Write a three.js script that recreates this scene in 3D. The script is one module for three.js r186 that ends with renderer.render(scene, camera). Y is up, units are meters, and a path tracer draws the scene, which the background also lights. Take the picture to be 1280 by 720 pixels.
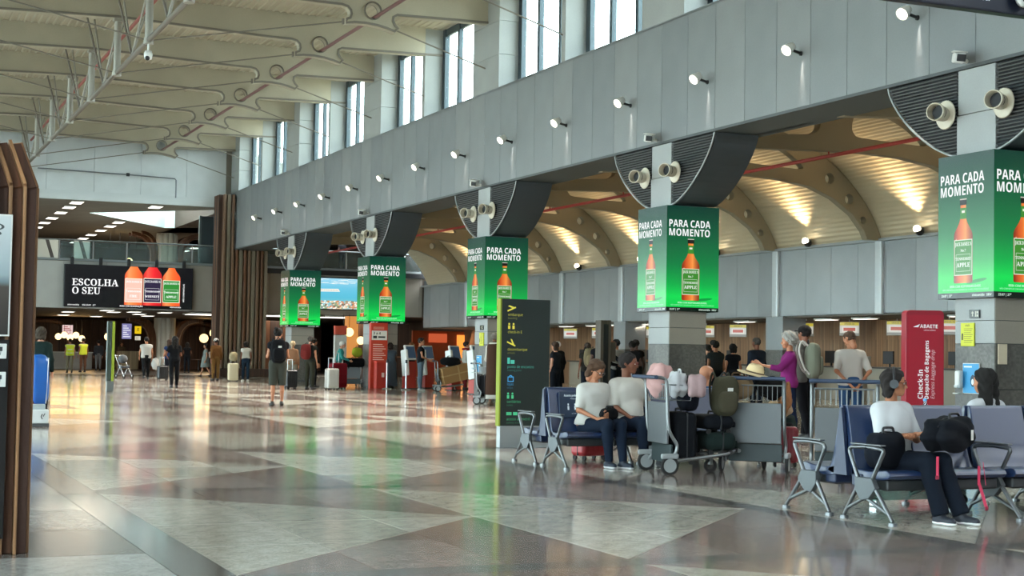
import * as THREE from 'three';
import { mergeGeometries } from 'three/addons/utils/BufferGeometryUtils.js';
import { RoundedBoxGeometry } from 'three/addons/geometries/RoundedBoxGeometry.js';
import { RectAreaLightUniformsLib } from 'three/addons/lights/RectAreaLightUniformsLib.js';

// ---------- camera, sky, large lights, exposure ----------
const scene = new THREE.Scene();
const camera = new THREE.PerspectiveCamera(2 * Math.atan(360 / 1901.68) * 180 / Math.PI, 1280 / 720, 0.1, 600);
camera.position.set(0, 1.25, 0);
{
  const yaw = 23.501 * Math.PI / 180, pitch = 2.567 * Math.PI / 180;
  camera.lookAt(Math.sin(yaw) * Math.cos(pitch), 1.25 + Math.sin(pitch), -Math.cos(yaw) * Math.cos(pitch));
  camera.rotateZ(0.946 * Math.PI / 180);
}
const renderer = new THREE.WebGLRenderer({ antialias: true });
renderer.toneMapping = THREE.LinearToneMapping;
renderer.toneMappingExposure = 1.0;
renderer.shadowMap.enabled = true;
RectAreaLightUniformsLib.init();
scene.background = new THREE.Color().setRGB(0.86, 0.94, 0.98);
scene.backgroundIntensity = 15;
const LAMP = 1.0;                       // master level of the electric lamps
function area(x, y, z, w, h, lx, ly, lz, color, power) {      // area light
  const l = new THREE.RectAreaLight(color, power * LAMP, w, h);
  l.position.set(x, y, z); l.lookAt(lx, ly, lz); scene.add(l); return l;
}
function spot(x, y, z, tx, ty, tz, color, cd, angle = 0.6, pen = 0.6) {
  const l = new THREE.SpotLight(color, cd * LAMP, 0, angle, pen, 2);
  l.position.set(x, y, z); l.target.position.set(tx, ty, tz); l.castShadow = true; l.shadow.radius = 2;
  scene.add(l); scene.add(l.target); return l;
}

// ---------- helpers ----------
let seed = 7;
const rnd = () => { seed = (seed * 1664525 + 1013904223) >>> 0; return seed / 4294967296; };
const V = (x, y, z) => new THREE.Vector3(x, y, z);
const PI = Math.PI;
const taken = {};
function numbered(n) { const k = taken[n] = (taken[n] ?? -1) + 1; return k ? n + '_' + String(k).padStart(3, '0') : n; }
const ORD = ['first', 'second', 'third', 'fourth', 'fifth', 'sixth', 'seventh', 'eighth', 'ninth', 'tenth', 'eleventh', 'twelfth', 'thirteenth', 'fourteenth', 'fifteenth', 'sixteenth'];
function clean(g) {
  g = g.index ? g.toNonIndexed() : g;
  if (!g.attributes.normal) g.computeVertexNormals();
  for (const k of Object.keys(g.attributes)) if (!['position', 'normal'].includes(k)) g.deleteAttribute(k);
  const p = g.attributes.position, n = g.attributes.normal, uv = new Float32Array(p.count * 2);   // uv in metres by the dominant axis of each face
  for (let i = 0; i < p.count; i++) {
    const t = i - (i % 3), a = Math.abs(n.getX(t)), b = Math.abs(n.getY(t)), c = Math.abs(n.getZ(t));
    uv[2 * i] = a > b && a > c ? p.getZ(i) : p.getX(i);
    uv[2 * i + 1] = b >= a && b >= c ? p.getZ(i) : p.getY(i);
  }
  g.setAttribute('uv', new THREE.BufferAttribute(uv, 2));
  return g;
}
const M = (list) => { list = [list].flat().map(clean); return list.length > 1 ? mergeGeometries(list) : list[0]; };
const place = (g, x = 0, y = 0, z = 0, rx = 0, ry = 0, rz = 0) => g.applyMatrix4(new THREE.Matrix4().makeRotationFromEuler(new THREE.Euler(rx, ry, rz)).setPosition(x, y, z));
const bx = (w, h, d, x, y, z, rx, ry, rz) => place(new THREE.BoxGeometry(w, h, d), x, y, z, rx, ry, rz);
const span = (x0, x1, y0, y1, z0, z1) => bx(Math.abs(x1 - x0), Math.abs(y1 - y0), Math.abs(z1 - z0), (x0 + x1) / 2, (y0 + y1) / 2, (z0 + z1) / 2);
const rb = (w, h, d, x, y, z, r = 0.02, rx, ry, rz) => place(new RoundedBoxGeometry(w, h, d, 3, Math.min(r, w / 2.01, h / 2.01, d / 2.01)), x, y, z, rx, ry, rz);
const cy = (r0, r1, h, x, y, z, seg = 16, rx, ry, rz, open = false) => place(new THREE.CylinderGeometry(r0, r1, h, seg, 1, open), x, y, z, rx, ry, rz);
const sp = (r, x, y, z, sx = 1, sy = 1, sz = 1, seg = 16) => place(new THREE.SphereGeometry(r, seg, Math.ceil(seg * 0.7)).scale(sx, sy, sz), x, y, z);
function bar(a, b, r, seg = 8, r2 = r) {
  a = V(...a); b = V(...b); const d = b.clone().sub(a), g = new THREE.CylinderGeometry(r2, r, d.length(), seg);
  g.applyQuaternion(new THREE.Quaternion().setFromUnitVectors(V(0, 1, 0), d.clone().normalize()));
  const m = a.add(b).multiplyScalar(0.5); return g.translate(m.x, m.y, m.z);
}
function flat(a, b, w, t) {            // a rectangular bar from a to b
  a = V(...a); b = V(...b); const d = b.clone().sub(a), g = new THREE.BoxGeometry(w, d.length(), t);
  g.applyQuaternion(new THREE.Quaternion().setFromUnitVectors(V(0, 1, 0), d.clone().normalize()));
  const m = a.add(b).multiplyScalar(0.5); return g.translate(m.x, m.y, m.z);
}
const tube = (pts, r, n = 24, seg = 8, tension = 0.3, closed = false) => new THREE.TubeGeometry(new THREE.CatmullRomCurve3(pts.map((p) => V(...p)), closed, 'catmullrom', tension), n, r, seg, closed);
const shape = (pts) => { const s = new THREE.Shape(); pts.forEach(([x, y], i) => i ? s.lineTo(x, y) : s.moveTo(x, y)); return s; };
const ext = (s, depth, bevel = 0) => new THREE.ExtrudeGeometry(s, { depth, bevelEnabled: bevel > 0, bevelSize: bevel, bevelThickness: bevel, bevelSegments: 2, curveSegments: 14 });
const lathe = (pts, seg = 20) => new THREE.LatheGeometry(pts.map(([x, y]) => new THREE.Vector2(x, y)), seg);

function part(name, geos, m, parent, label) {
  const o = new THREE.Mesh(geos.isBufferGeometry ? geos : M(geos), m);
  o.name = name; o.castShadow = o.receiveShadow = true; parent.add(o);
  if (label) o.userData.label = label;
  return o;
}
function thing(name, label, category, x = 0, y = 0, z = 0, ry = 0, group) {
  const o = new THREE.Group(); o.name = numbered(name); scene.add(o);
  o.position.set(x, y, z); o.rotation.y = ry; o.userData = { label, category };
  if (group) o.userData.group = group;
  return o;
}
function struct(name) { const o = new THREE.Group(); o.name = numbered(name); o.userData.kind = 'structure'; scene.add(o); return o; }
function copyOf(o, label, x, y, z, ry = 0) {
  const c = o.clone(); c.name = numbered(o.name); c.userData = { ...o.userData, label }; c.position.set(x, y, z); c.rotation.y = ry; scene.add(c); return c;
}

// ---------- textures ----------
function tex(w, h, draw, srgb = true) {
  const c = document.createElement('canvas'); c.width = w; c.height = h; draw(c.getContext('2d'), w, h);
  const t = new THREE.CanvasTexture(c); if (srgb) t.colorSpace = THREE.SRGBColorSpace; t.anisotropy = 8; return t;
}
function dataTex(n, m, f, rx, ry = rx) {
  const d = new Uint8Array(n * m * 4);
  for (let j = 0; j < m; j++) for (let i = 0; i < n; i++) { const v = f(i, j), k = (j * n + i) * 4; for (let c = 0; c < 3; c++) d[k + c] = Math.max(0, Math.min(255, Array.isArray(v) ? v[c] : v)); d[k + 3] = 255; }
  const t = new THREE.DataTexture(d, n, m); t.wrapS = t.wrapT = THREE.RepeatWrapping; t.magFilter = THREE.LinearFilter; t.minFilter = THREE.LinearMipmapLinearFilter; t.generateMipmaps = true;
  t.colorSpace = THREE.SRGBColorSpace; t.repeat.set(rx, ry); t.needsUpdate = true; return t;
}
function blotch(n, cells) {           // tiling value noise, returns a sampler
  const g = Array.from({ length: cells * cells }, rnd);
  return (i, j) => { const x = i / n * cells, y = j / n * cells, a = Math.floor(x), b = Math.floor(y), u = x - a, v = y - b, s = (t) => t * t * (3 - 2 * t), q = (p, r) => g[((r % cells) + cells) % cells * cells + ((p % cells) + cells) % cells];
    return (q(a, b) * (1 - s(u)) + q(a + 1, b) * s(u)) * (1 - s(v)) + (q(a, b + 1) * (1 - s(u)) + q(a + 1, b + 1) * s(u)) * s(v); };
}
const nA = blotch(256, 8), nB = blotch(256, 40), nC = blotch(256, 3);
const graniteTex = dataTex(256, 256, (i, j) => { const s = rnd(), b = nB(i, j); let v = 214 + (nA(i, j) - 0.5) * 22 + (b - 0.5) * 30; if (s < 0.16) v -= 60 * rnd(); else if (s > 0.9) v += 34; return v; }, 1.7);
const mottleTex = dataTex(256, 256, (i, j) => 228 + (nC(i, j) - 0.5) * 12 + (nA(i, j) - 0.5) * 7 + (rnd() - 0.5) * 8, 0.35);
const stoneTex = dataTex(256, 256, (i, j) => 190 + (nC(i, j) - 0.5) * 60 + (nB(i, j) - 0.5) * 44 + (rnd() - 0.5) * 26, 0.7);
const woodTex = dataTex(256, 256, (i, j) => 205 + (nB(i, 3) - 0.5) * 70 + (nA(i, 60 + j * 0.15) - 0.5) * 40 + (rnd() - 0.5) * 14, 1.6, 0.5);
const clothTex = dataTex(64, 64, (i, j) => 222 + ((i + j) % 4 < 2 ? 8 : -10) + (rnd() - 0.5) * 26, 14);
const mats = {};
function mat(color, roughness = 0.6, metalness = 0, extra = {}) {
  const key = [color, roughness, metalness, ...Object.entries(extra).map(([k, v]) => k + (v?.uuid ?? v))].join();
  return mats[key] ??= new (extra.physical ? THREE.MeshPhysicalMaterial : THREE.MeshStandardMaterial)(Object.fromEntries(Object.entries({ color, roughness, metalness, ...extra }).filter(([k]) => k !== 'physical')));
}
const cloth = (c) => mat(c, 0.95, 0, { map: clothTex, physical: true, specularIntensity: 0.35 });
const glow = (color, k = 1) => mat('#111111', 0.5, 0, { emissive: color, emissiveIntensity: k });
const screenMat = (t, k = 1) => mat('#050505', 0.25, 0, { emissive: '#ffffff', emissiveMap: t, emissiveIntensity: k });
const GLASS = mat('#eef6f6', 0.02, 0, { physical: true, transmission: 1, thickness: 0, ior: 1.45 });
const STEEL = mat('#b9bcbd', 0.3, 0.9), DARKSTEEL = mat('#3b3d3f', 0.45, 0.6), BLACK = mat('#15161a', 0.5), RUBBER = mat('#1b1b1c', 0.8), WHITEP = mat('#d9dad6', 0.5);
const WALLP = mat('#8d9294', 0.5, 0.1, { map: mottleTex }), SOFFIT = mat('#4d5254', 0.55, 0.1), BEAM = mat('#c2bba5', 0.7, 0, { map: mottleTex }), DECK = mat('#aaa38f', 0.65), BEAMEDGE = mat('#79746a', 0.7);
const WOOD = mat('#7d5135', 0.5, 0, { map: woodTex }), WOODL = mat('#c49a72', 0.55, 0, { map: woodTex }), WOODD = mat('#4a3226', 0.6, 0, { map: woodTex });
const plane = (w, h, x, y, z, ry = 0) => new THREE.PlaneGeometry(w, h).applyMatrix4(new THREE.Matrix4().makeRotationY(ry).setPosition(x, y, z));
// ---------- floor ----------
const ZK = [-9.59, -20.65, -31.71, -42.77, -53.83, -64.89];        // column lines, 11.06 m apart
const ENDZ = -76.7, WX = 17.6, LX = -2.8;                            // end of the hall, right wall face, left wall face
const floor = struct('floor');
const FL = { pale: ['#e6dfd0', '#ded7c8', '#ebe4d6'], brown: ['#b09d95', '#a9968e', '#b7a49c'], strip: ['#85807c', '#7e7975', '#8a8581'], grey: ['#c4c2bd', '#cac9c4', '#bfbdb8'] };
const FM = {}; for (const k in FL) FM[k] = FL[k].map((c, i) => mat(c, 0.1 + i * 0.02, 0, { map: graniteTex }));
const stuffPieces = [];
function clipPoly(poly, x0, x1, z0, z1) {
  const cut = (P, f) => { const o = []; P.forEach((a, i) => { const b = P[(i + 1) % P.length], fa = f(a), fb = f(b); if (fa >= 0) o.push(a); if (fa * fb < 0) { const t = fa / (fa - fb); o.push([a[0] + (b[0] - a[0]) * t, a[1] + (b[1] - a[1]) * t]); } }); return o; };
  for (const f of [(p) => p[0] - x0, (p) => x1 - p[0], (p) => p[1] - z0, (p) => z1 - p[1]]) { poly = cut(poly, f); if (poly.length < 3) return null; }
  return poly;
}
function floorPiece(poly, kind, far) {
  let cx = 0, cz = 0; for (const p of poly) { cx += p[0] / poly.length; cz += p[1] / poly.length; }
  let ar = 0; poly.forEach((p, i) => { const q = poly[(i + 1) % poly.length]; ar += p[0] * q[1] - q[0] * p[1]; });
  if (Math.abs(ar) < 0.02) return;
  const P = poly.map(([x, z]) => { const d = Math.hypot(x - cx, z - cz), k = 1 - 0.007 / d; return [cx + (x - cx) * k, cz + (z - cz) * k]; });
  const g = ext(shape(P.map(([x, z]) => [x, -z])), 0.02).rotateX(-PI / 2).translate(0, -0.02, 0);
  if (far) { const c = new THREE.Color(FL[kind][0]), n = g.index ? g.toNonIndexed() : g, q = clean(n), a = new Float32Array(q.attributes.position.count * 3); for (let i = 0; i < a.length; i += 3) c.toArray(a, i); q.setAttribute('color', new THREE.BufferAttribute(a, 3)); stuffPieces.push(q); return; }
  part(numFloor(kind), g, FM[kind][Math.floor(rnd() * 3)], floor);
}
const numFloor = (k) => k === 'strip' ? 'border_strip' : 'floor_tile';
const box4 = (x0, x1, z0, z1) => [[x0, z0], [x1, z0], [x1, z1], [x0, z1]];
const COLS = [[2.03, 6.97], [7.22, 11.94], [12.2, 16.9]];
for (let m = -1; m < 13; m++) {
  const z1 = -8.46 - 5.4 * m, z0 = z1 - 5.13, zm = (z0 + z1) / 2;
  COLS.forEach(([x0, x1], c) => {
    const xm = (x0 + x1) / 2;
    for (const [k, P] of [['pale', [[x0, z0], [xm, zm], [x0, z1]]], ['pale', [[xm, z0], [x1, zm], [xm, z1]]], ['brown', [[x0, z0], [xm, z0], [xm, zm]]], ['brown', [[x0, z1], [xm, zm], [xm, z1]]], ['brown', [[xm, z0], [x1, z0], [x1, zm]]], ['brown', [[x1, zm], [x1, z1], [xm, z1]]]]) {
      if (c === 0 && (m === 0 || m === 1)) {
        const n = 6, w = (x1 - x0) / n, d = (z1 - z0) / 4;
        for (let i = 0; i < n; i++) for (let j = 0; j < 4; j++) { const q = clipPoly(P, x0 + i * w, x0 + i * w + w, z0 + j * d, z0 + j * d + d); if (q) floorPiece(q, k); }
      } else floorPiece(P, k, m > 6);
    }
    floorPiece(box4(x0, x1, z1, z1 + 0.27), 'strip', m > 6);
  });
  for (const [x0, x1] of [[1.72, 2.03], [6.97, 7.22], [11.94, 12.2], [16.9, 17.17]]) floorPiece(box4(x0, x1, z0, z1 + 0.27), 'strip', m > 6);
  const W = 1.13, N = m < 3 ? 4 : 1, D = m < 3 ? 4 : 1;
  for (let i = 0; i < N; i++) for (let j = 0; j < D; j++) floorPiece(box4(1.72 - 4.52 + i * 4.52 / N, 1.72 - 4.52 + (i + 1) * 4.52 / N, z0 + j * 5.4 / D, z0 + (j + 1) * 5.4 / D), j === 2 && D > 1 ? 'strip' : 'grey', m > 6 || (i < 2 && N > 1));
  for (const [x0, x1] of [[17.17, 22], [22, 27], [27, 32]]) floorPiece(box4(x0, x1, z0, z0 + 5.4), 'pale', m > 6);
}
part('floor_tiles_beyond', mergeGeometries(stuffPieces), mat('#ffffff', 0.11, 0, { map: graniteTex, vertexColors: true }), floor).userData.kind = 'stuff';
part('floor_base', [span(-3.2, 32.5, -0.4, -0.022, 14, -112), span(-3.2, 32.5, -0.03, -0.001, 14, -3.1), span(-3.2, 32.5, -0.03, -0.001, -78.6, -112)], mat('#55514c', 0.3, 0, { map: graniteTex }), floor);
const ground = struct('ground'); part('ground_slab', span(-150, 190, -0.6, -0.41, 160, -300), mat('#b9b6ae', 0.9), ground);

// ---------- right wall: clad panels, soffit, clerestory ----------
const wallR = struct('wall_right');
{
  const pg = M(rb(0.05, 2.85, 1.217, 0, 0, 0, 0.006));
  const tones = [WALLP, mat('#888d90', 0.5, 0.1, { map: mottleTex }), mat('#929697', 0.5, 0.1, { map: mottleTex })];
  for (let i = -14; i < 45; i++) { const o = part('wall_panel', pg, tones[Math.floor(rnd() * 3)], wallR); o.position.set(WX + 0.025, 7.845, -20.65 - 1.229 * (i + 0.5)); if (o.position.z < -76.4) wallR.remove(o); }
  part('wall_core', span(WX + 0.052, 18.8, 6.42, 9.24, 10, ENDZ), SOFFIT, wallR);
  part('sill', span(WX, 18.5, 9.24, 9.3, 10, ENDZ), WALLP, wallR);
  part('soffit_edge', span(WX + 0.002, 18.8, 6.36, 6.42, 10, ENDZ), SOFFIT, wallR);
}
let winNo = 0;
const FRAME = mat('#3f4c52', 0.45, 0.3), PIER = mat('#a8aca9', 0.7, 0, { map: mottleTex });
function clerestory(side) {           // side 1: right wall; -1: the same wall mirrored on the left of the hall
  const X = (x) => side > 0 ? x : 2 * 7.4 - x;
  const wall = side > 0 ? wallR : wallL;
  const pieces = [];
  for (let k = -1; k < 6; k++) {
    const z = -20.65 - 11.06 * (k - 0), zm = z - 5.53;
    if (z > ENDZ) for (let j = 0; j < 3; j++) { const h = 1.02; part('pier_block', M(span(X(WX), X(18.5), 9.3 + j * h, 9.3 + (j + 1) * h - 0.012, z - 1.03, z + 1.03)), PIER, wall); }
    if (zm > ENDZ) part('fin', M(span(X(WX), X(18.5), 9.3, 12.3, zm - 0.13, zm + 0.13)), PIER, wall);
    for (const [a, b] of [[z - 1.03, zm + 0.13], [zm - 0.13, z - 11.06 + 1.03]]) {
      if (b < ENDZ - 3) continue;
      const w = struct('window'); w.name = 'window_' + ++winNo;
      const zs = [0, 1, 2, 3].map((i) => a + (b - a) * i / 3), fr = [span(X(18.26), X(18.36), 9.3, 9.38, a, b), span(X(18.26), X(18.36), 12.06, 12.3, a, b)];
      zs.forEach((q, i) => fr.push(bx(0.14, 3, i === 0 || i === 3 ? 0.24 : 0.16, X(18.3), 10.8, q + (i === 0 ? -0.12 : i === 3 ? 0.12 : 0))));
      part('window_frame', fr, FRAME, w);
      for (let i = 0; i < 3; i++) part('pane', M(bx(0.01, 2.68, Math.abs(zs[i + 1] - zs[i]) - 0.1, X(18.3), 10.72, (zs[i] + zs[i + 1]) / 2)), GLASS, w);
    }
  }
}
const wallL = struct('wall_left');
part('wall_panel_band', span(LX - 0.6, LX, 6.3, 9.3, 14, ENDZ), WALLP, wallL);
clerestory(1); clerestory(-1);
{ // the left side below its band is the glazed landside front, seen here only through what it lights
  const fr = [], W = struct('window'); W.name = 'window_' + ++winNo;
  for (let z = 12; z > -76; z -= 2.2) { fr.push(bx(0.18, 6.3, 0.09, LX - 0.3, 3.15, z)); part('pane', M(bx(0.012, 6.1, 2.08, LX - 0.3, 3.15, z - 1.1)), GLASS, W); }
  for (const y of [0.05, 2.6, 4.5, 6.25]) fr.push(span(LX - 0.36, LX - 0.24, y - 0.05, y + 0.05, 12, ENDZ));
  part('window_frame', fr, FRAME, W);
  const can = struct('added_canopy'); part('added_canopy_roof', span(-9.5, LX - 0.62, 6.7, 6.9, 20, -90), mat('#8f8f8a', 0.8), can);  // unseen canopy, added to cut the daylight from the left
  for (let z = 10; z > -90; z -= 11) part('added_canopy_post', M(cy(0.2, 0.2, 7.1, -8.6, 3.15, z)), PIER, can);
}
const wallB = struct('wall_back'); part('wall_core', [span(-3.4, 34, 0, 12.6, 13.8, 14.2), span(17.6, 34, -0.02, 9, 10, 10.3), span(WX, 18.9, 6.3, 12.6, 10, 14)], WALLP, wallB);
part('wall_core', span(-3.4, LX - 0.02, 9.28, 12.6, 9.0, 14), WALLP, wallL);

// ---------- roof: deep beams with hanging gussets, ribbed deck, tie rods, truss ----------
const ceil = struct('ceiling');
const BZ = []; for (let i = 0; i < 15; i++) BZ.push(1.47 - 5.53 * i);       // ... -20.65, -26.18, -31.71 ...
{
  const half = [[7.4, 11.62], [12.3, 11.47], [12.95, 11.47], [13.12, 11.43], [13.2, 11.34], [13.22, 11.24], [13.19, 11.14], [13.08, 11.09], [13.08, 10.94], [13.35, 10.98], [13.7, 10.99], [14.05, 10.96], [14.35, 10.9], [14.6, 10.83], [14.72, 10.95], [14.62, 11.06], [14.56, 11.17], [14.57, 11.27], [14.66, 11.33], [18.4, 11.42]];
  const right = [...half, [18.4, 12.36]], full = [...right, ...right.slice().reverse().map(([x, y]) => [14.8 - x, y])];
  full.pop();
  const s = shape(full);
  for (const hx of [13.9, 0.9]) { const h = new THREE.Path(); h.absarc(hx, 11.4, 0.25, 0, 2 * PI, true); s.holes.push(h); }
  const bg = M(ext(s, 0.2, 0.02).translate(0, 0, -0.1)), ring = M(lathe([[0.235, -0.17], [0.275, -0.17], [0.275, 0.17], [0.235, 0.17], [0.235, -0.17]], 30).rotateX(PI / 2));
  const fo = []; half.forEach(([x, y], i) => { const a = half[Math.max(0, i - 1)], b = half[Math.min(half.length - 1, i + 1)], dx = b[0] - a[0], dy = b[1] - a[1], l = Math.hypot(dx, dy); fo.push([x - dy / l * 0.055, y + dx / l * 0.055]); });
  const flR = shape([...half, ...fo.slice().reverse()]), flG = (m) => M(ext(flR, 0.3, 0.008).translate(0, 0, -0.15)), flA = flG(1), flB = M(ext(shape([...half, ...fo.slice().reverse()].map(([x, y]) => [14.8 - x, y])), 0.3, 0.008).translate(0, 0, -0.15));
  // ribbed deck sheet, one per bay
  const prof = []; for (let x = LX - 0.9; x < 18.4; x += 0.24) prof.push([x, 12.36], [x + 0.12, 12.36], [x + 0.15, 12.325], [x + 0.21, 12.325]);
  const ds = shape([...prof, [18.4, 12.36], [18.4, 12.5], [LX - 0.9, 12.5]]);
  const dg = M(ext(ds, 5.3).translate(0, 0, -5.42));
  BZ.forEach((z, i) => {
    if (z < ENDZ + 0.2) z = ENDZ + 0.16;
    part('roof_beam', bg, BEAM, ceil).position.z = z;
    part('shaded_edge_strip', flA, BEAMEDGE, ceil).position.z = z; part('shaded_edge_strip', flB, BEAMEDGE, ceil).position.z = z;  // darker strip along the lower edge paints the shade on the beam underside
    if (i < 14) part('deck_sheet', dg, DECK, ceil).position.z = z;
    for (const x of [13.9, 0.9]) part('hole_ring', ring, BEAMEDGE, ceil).position.set(x, 11.4, z);
    const rods = [];
    for (const m of [1, -1]) { const X = (x) => 7.4 + m * (x - 7.4); rods.push(bar([X(7.45), 9.9, z], [X(13.08), 11.02, z], 0.022, 6), bar([X(14.66), 10.92, z], [X(17.58), 10.03, z], 0.022, 6), bx(0.07, 0.16, 0.1, X(13.04), 11.02, z), cy(0.06, 0.06, 0.2, X(13.95), 11.06, z - 0.06, 10, PI / 2)); }
    part('tie_rods', rods, BEAMEDGE, ceil);
  });
  const truss = new THREE.Group(); truss.name = 'central_truss'; ceil.add(truss);
  const TR = mat('#9c998f', 0.55, 0.3), TRD = mat('#6d655b', 0.55, 0.3);
  part('lower_chord', bar([7.4, 9.9, 6], [7.4, 9.9, ENDZ], 0.075, 12), TRD, truss);
  BZ.forEach((z) => part('post', [bar([7.4, 9.9, z], [7.4, 12.3, z], 0.11, 12), cy(0.14, 0.14, 0.16, 7.4, 9.88, z, 12), rb(0.3, 0.24, 0.24, 7.4, 11.62, z, 0.03)], TR, truss));
  for (let i = 0; i < 14; i++) {
    const z = BZ[i] - 2.76, f = (x, dz, m) => part('strut', bar([7.4, 9.96, z], [x, 12.3, z + dz], 0.032, 8), m, truss);
    f(6.75, 0.2, TRD); f(7.2, -1.0, TR); f(7.75, 1.2, TR); f(8.1, -0.2, TR);
  }
  part('roof_cover', [span(LX - 0.9, 18.7, 12.52, 12.8, 14.2, ENDZ - 0.4), span(LX - 0.9, 18.7, 12.3, 12.52, 14.2, 1.6)], SOFFIT, ceil);
  for (const [n, x, y, c] of [['dark red sprinkler pipe threaded through the holes of the roof beams', 13.98, 11.22, '#6e4b49'], ['red pipe running along the central roof truss', 7.75, 11.3, '#8a4238']]) {
    const t = thing('sprinkler_pipe', n, 'pipe', x, y, 0); part('pipe', bar([0, 0, 4], [0, 0, ENDZ + 0.3], 0.055, 10), mat(c, 0.5), t);
  }
  const hc = thing('security_camera', 'white camera hanging under the central roof truss', 'camera', 7.4, 9.75, -42.77); part('stem', bar([0, 0.05, 0], [0, -0.16, 0], 0.03), WHITEP, hc); part('housing', lathe([[0, -0.42], [0.1, -0.38], [0.12, -0.25], [0.09, -0.15], [0, -0.14]], 16), WHITEP, hc); part('lens', sp(0.07, -0.03, -0.36, 0.06), BLACK, hc);
  const p = thing('conduit_pipe', 'thin grey pipe with a bend fixed across the white end wall', 'pipe', 0, 0, ENDZ + 0.25);
  part('pipe', tube([[8.1, 9.98, 0], [12.5, 9.92, 0], [14.75, 9.86, 0], [14.78, 9.8, 0], [14.78, 8.9, 0]], 0.035, 60, 6, 0.05), mat('#757b80', 0.5, 0.3), p); part('junction_box', rb(0.16, 0.16, 0.12, 12.4, 9.92, 0, 0.02), DARKSTEEL, p);
}
// ---------- end wall above the mezzanine, mezzanine, food hall beneath ----------
const wallE = struct('wall_end');
{
  const W = mat('#dfe5e6', 0.6, 0, { map: mottleTex });
  for (let i = 0; i < 9; i++) part('wall_panel', M(span(LX + i * 2.27, LX + (i + 1) * 2.27 - 0.015, 8.57, 12.4, ENDZ, ENDZ - 0.35)), W, wallE);
  part('lower_edge', span(LX, WX, 8.56, 9.0, ENDZ + 0.06, ENDZ), W, wallE);
  part('end_post', span(17.35, 17.6, 9.2, 11.6, ENDZ + 0.12, ENDZ), mat('#6f6a5f', 0.6), wallE);
  part('wall_core', [span(LX, 32, 0, 9.5, -111.9, -112.2), span(LX - 0.4, LX, 0, 9, ENDZ, -112), span(32, 32.4, 0, 9.4, 10, -112), span(17.6, 32.4, 8.57, 9.6, ENDZ, -112)], mat('#5b4a3e', 0.8), wallE);
  part('wall_core', span(LX, 32, 5.6, 8.6, -111.7, -111.9), mat('#6d665d', 0.8), wallE);
}
const mezz = struct('mezzanine');
{
  const P = mat('#b4b3ae', 0.55, 0.05, { map: mottleTex }), Q = mat('#a39b90', 0.6, 0, { map: mottleTex });
  for (let x = LX; x < 28; x += 2.05) part('fascia_panel', M(span(x, Math.min(x + 2.035, 28.1), 3.25, 5.55, ENDZ, ENDZ - 0.06)), x > 15 ? Q : P, mezz);
  part('floor_slab', [span(LX, 32, 3.26, 5.57, ENDZ - 0.07, ENDZ - 0.6), span(LX, 32, 5.3, 5.6, ENDZ - 0.07, -112), span(LX, 32, 3.26, 3.5, ENDZ - 0.6, -112)], mat('#5a5148', 0.7), mezz);
  // upper ceiling with a skylight well
  const U = mat('#b5aea2', 0.85, 0, { map: mottleTex });
  const DI = [[11.6, -83.8], [17.1, -91.6], [22.9, -85.9], [17.4, -78.1]], cs = shape([[LX, -(ENDZ - 0.35)], [32, -(ENDZ - 0.35)], [32, 112], [LX, 112]]), hp = new THREE.Path(); DI.forEach(([x, z], i) => i ? hp.lineTo(x, -z) : hp.moveTo(x, -z)); cs.holes.push(hp);
  part('upper_ceiling', ext(cs, 0.12).rotateX(-PI / 2).translate(0, 8.57, 0), U, mezz);
  const WM = mat('#d9e2de', 0.7);
  DI.forEach(([x, z], i) => { const [x2, z2] = DI[(i + 1) % 4], l = Math.hypot(x2 - x, z2 - z); part('skylight_wall', M(bx(l + 0.2, 2.9, 0.2, (x + x2) / 2 + (i === 0 ? -0.08 : i === 1 ? 0.08 : i === 2 ? 0.08 : -0.08), 10.03, (z + z2) / 2 + (i < 2 ? -0.06 : 0.06), 0, -Math.atan2(z2 - z, x2 - x), 0)), WM, mezz); });
  const so = new THREE.Shape(); [[-6, -6], [6, -6], [6, 6], [-6, 6]].forEach(([x, y], i) => i ? so.lineTo(x, y) : so.moveTo(x, y)); const sh2 = new THREE.Path(); [[-3.9, -3.9], [3.9, -3.9], [3.9, 3.9], [-3.9, 3.9]].forEach(([x, y], i) => i ? sh2.lineTo(x, y) : sh2.moveTo(x, y)); so.holes.push(sh2); part('added_skylight_lid', M(ext(so, 0.1).rotateX(-PI / 2).rotateY(0.88).translate(17.25, 11.48, -84.85)), WM, mezz); part('skylight_pane', M(bx(7.8, 0.02, 7.8, 17.25, 11.6, -84.85, 0, 0.88, 0)), GLASS, mezz);  // unseen lid around the pane, added to limit sky light in the well
  const rail = new THREE.Group(); rail.name = 'railing'; mezz.add(rail);
  const glassT = mat('#dfeeee', 0.05, 0, { physical: true, transmission: 0.97, thickness: 0 });
  part('handrail', [bar([LX, 6.58, ENDZ + 0.02], [28, 6.58, ENDZ + 0.02], 0.035, 8), span(LX, 28, 5.57, 5.68, ENDZ + 0.06, ENDZ - 0.1)], mat('#8f979a', 0.35, 0.7), rail);
  for (let x = 9.25; x < 28; x += 1.62) { part('rail_post', M(bx(0.06, 1, 0.05, x, 6.08, ENDZ)), STEEL, rail); part('glass_panel', M(bx(1.5, 0.84, 0.012, x + 0.81, 6.08, ENDZ)), glassT, rail); }
}
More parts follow.
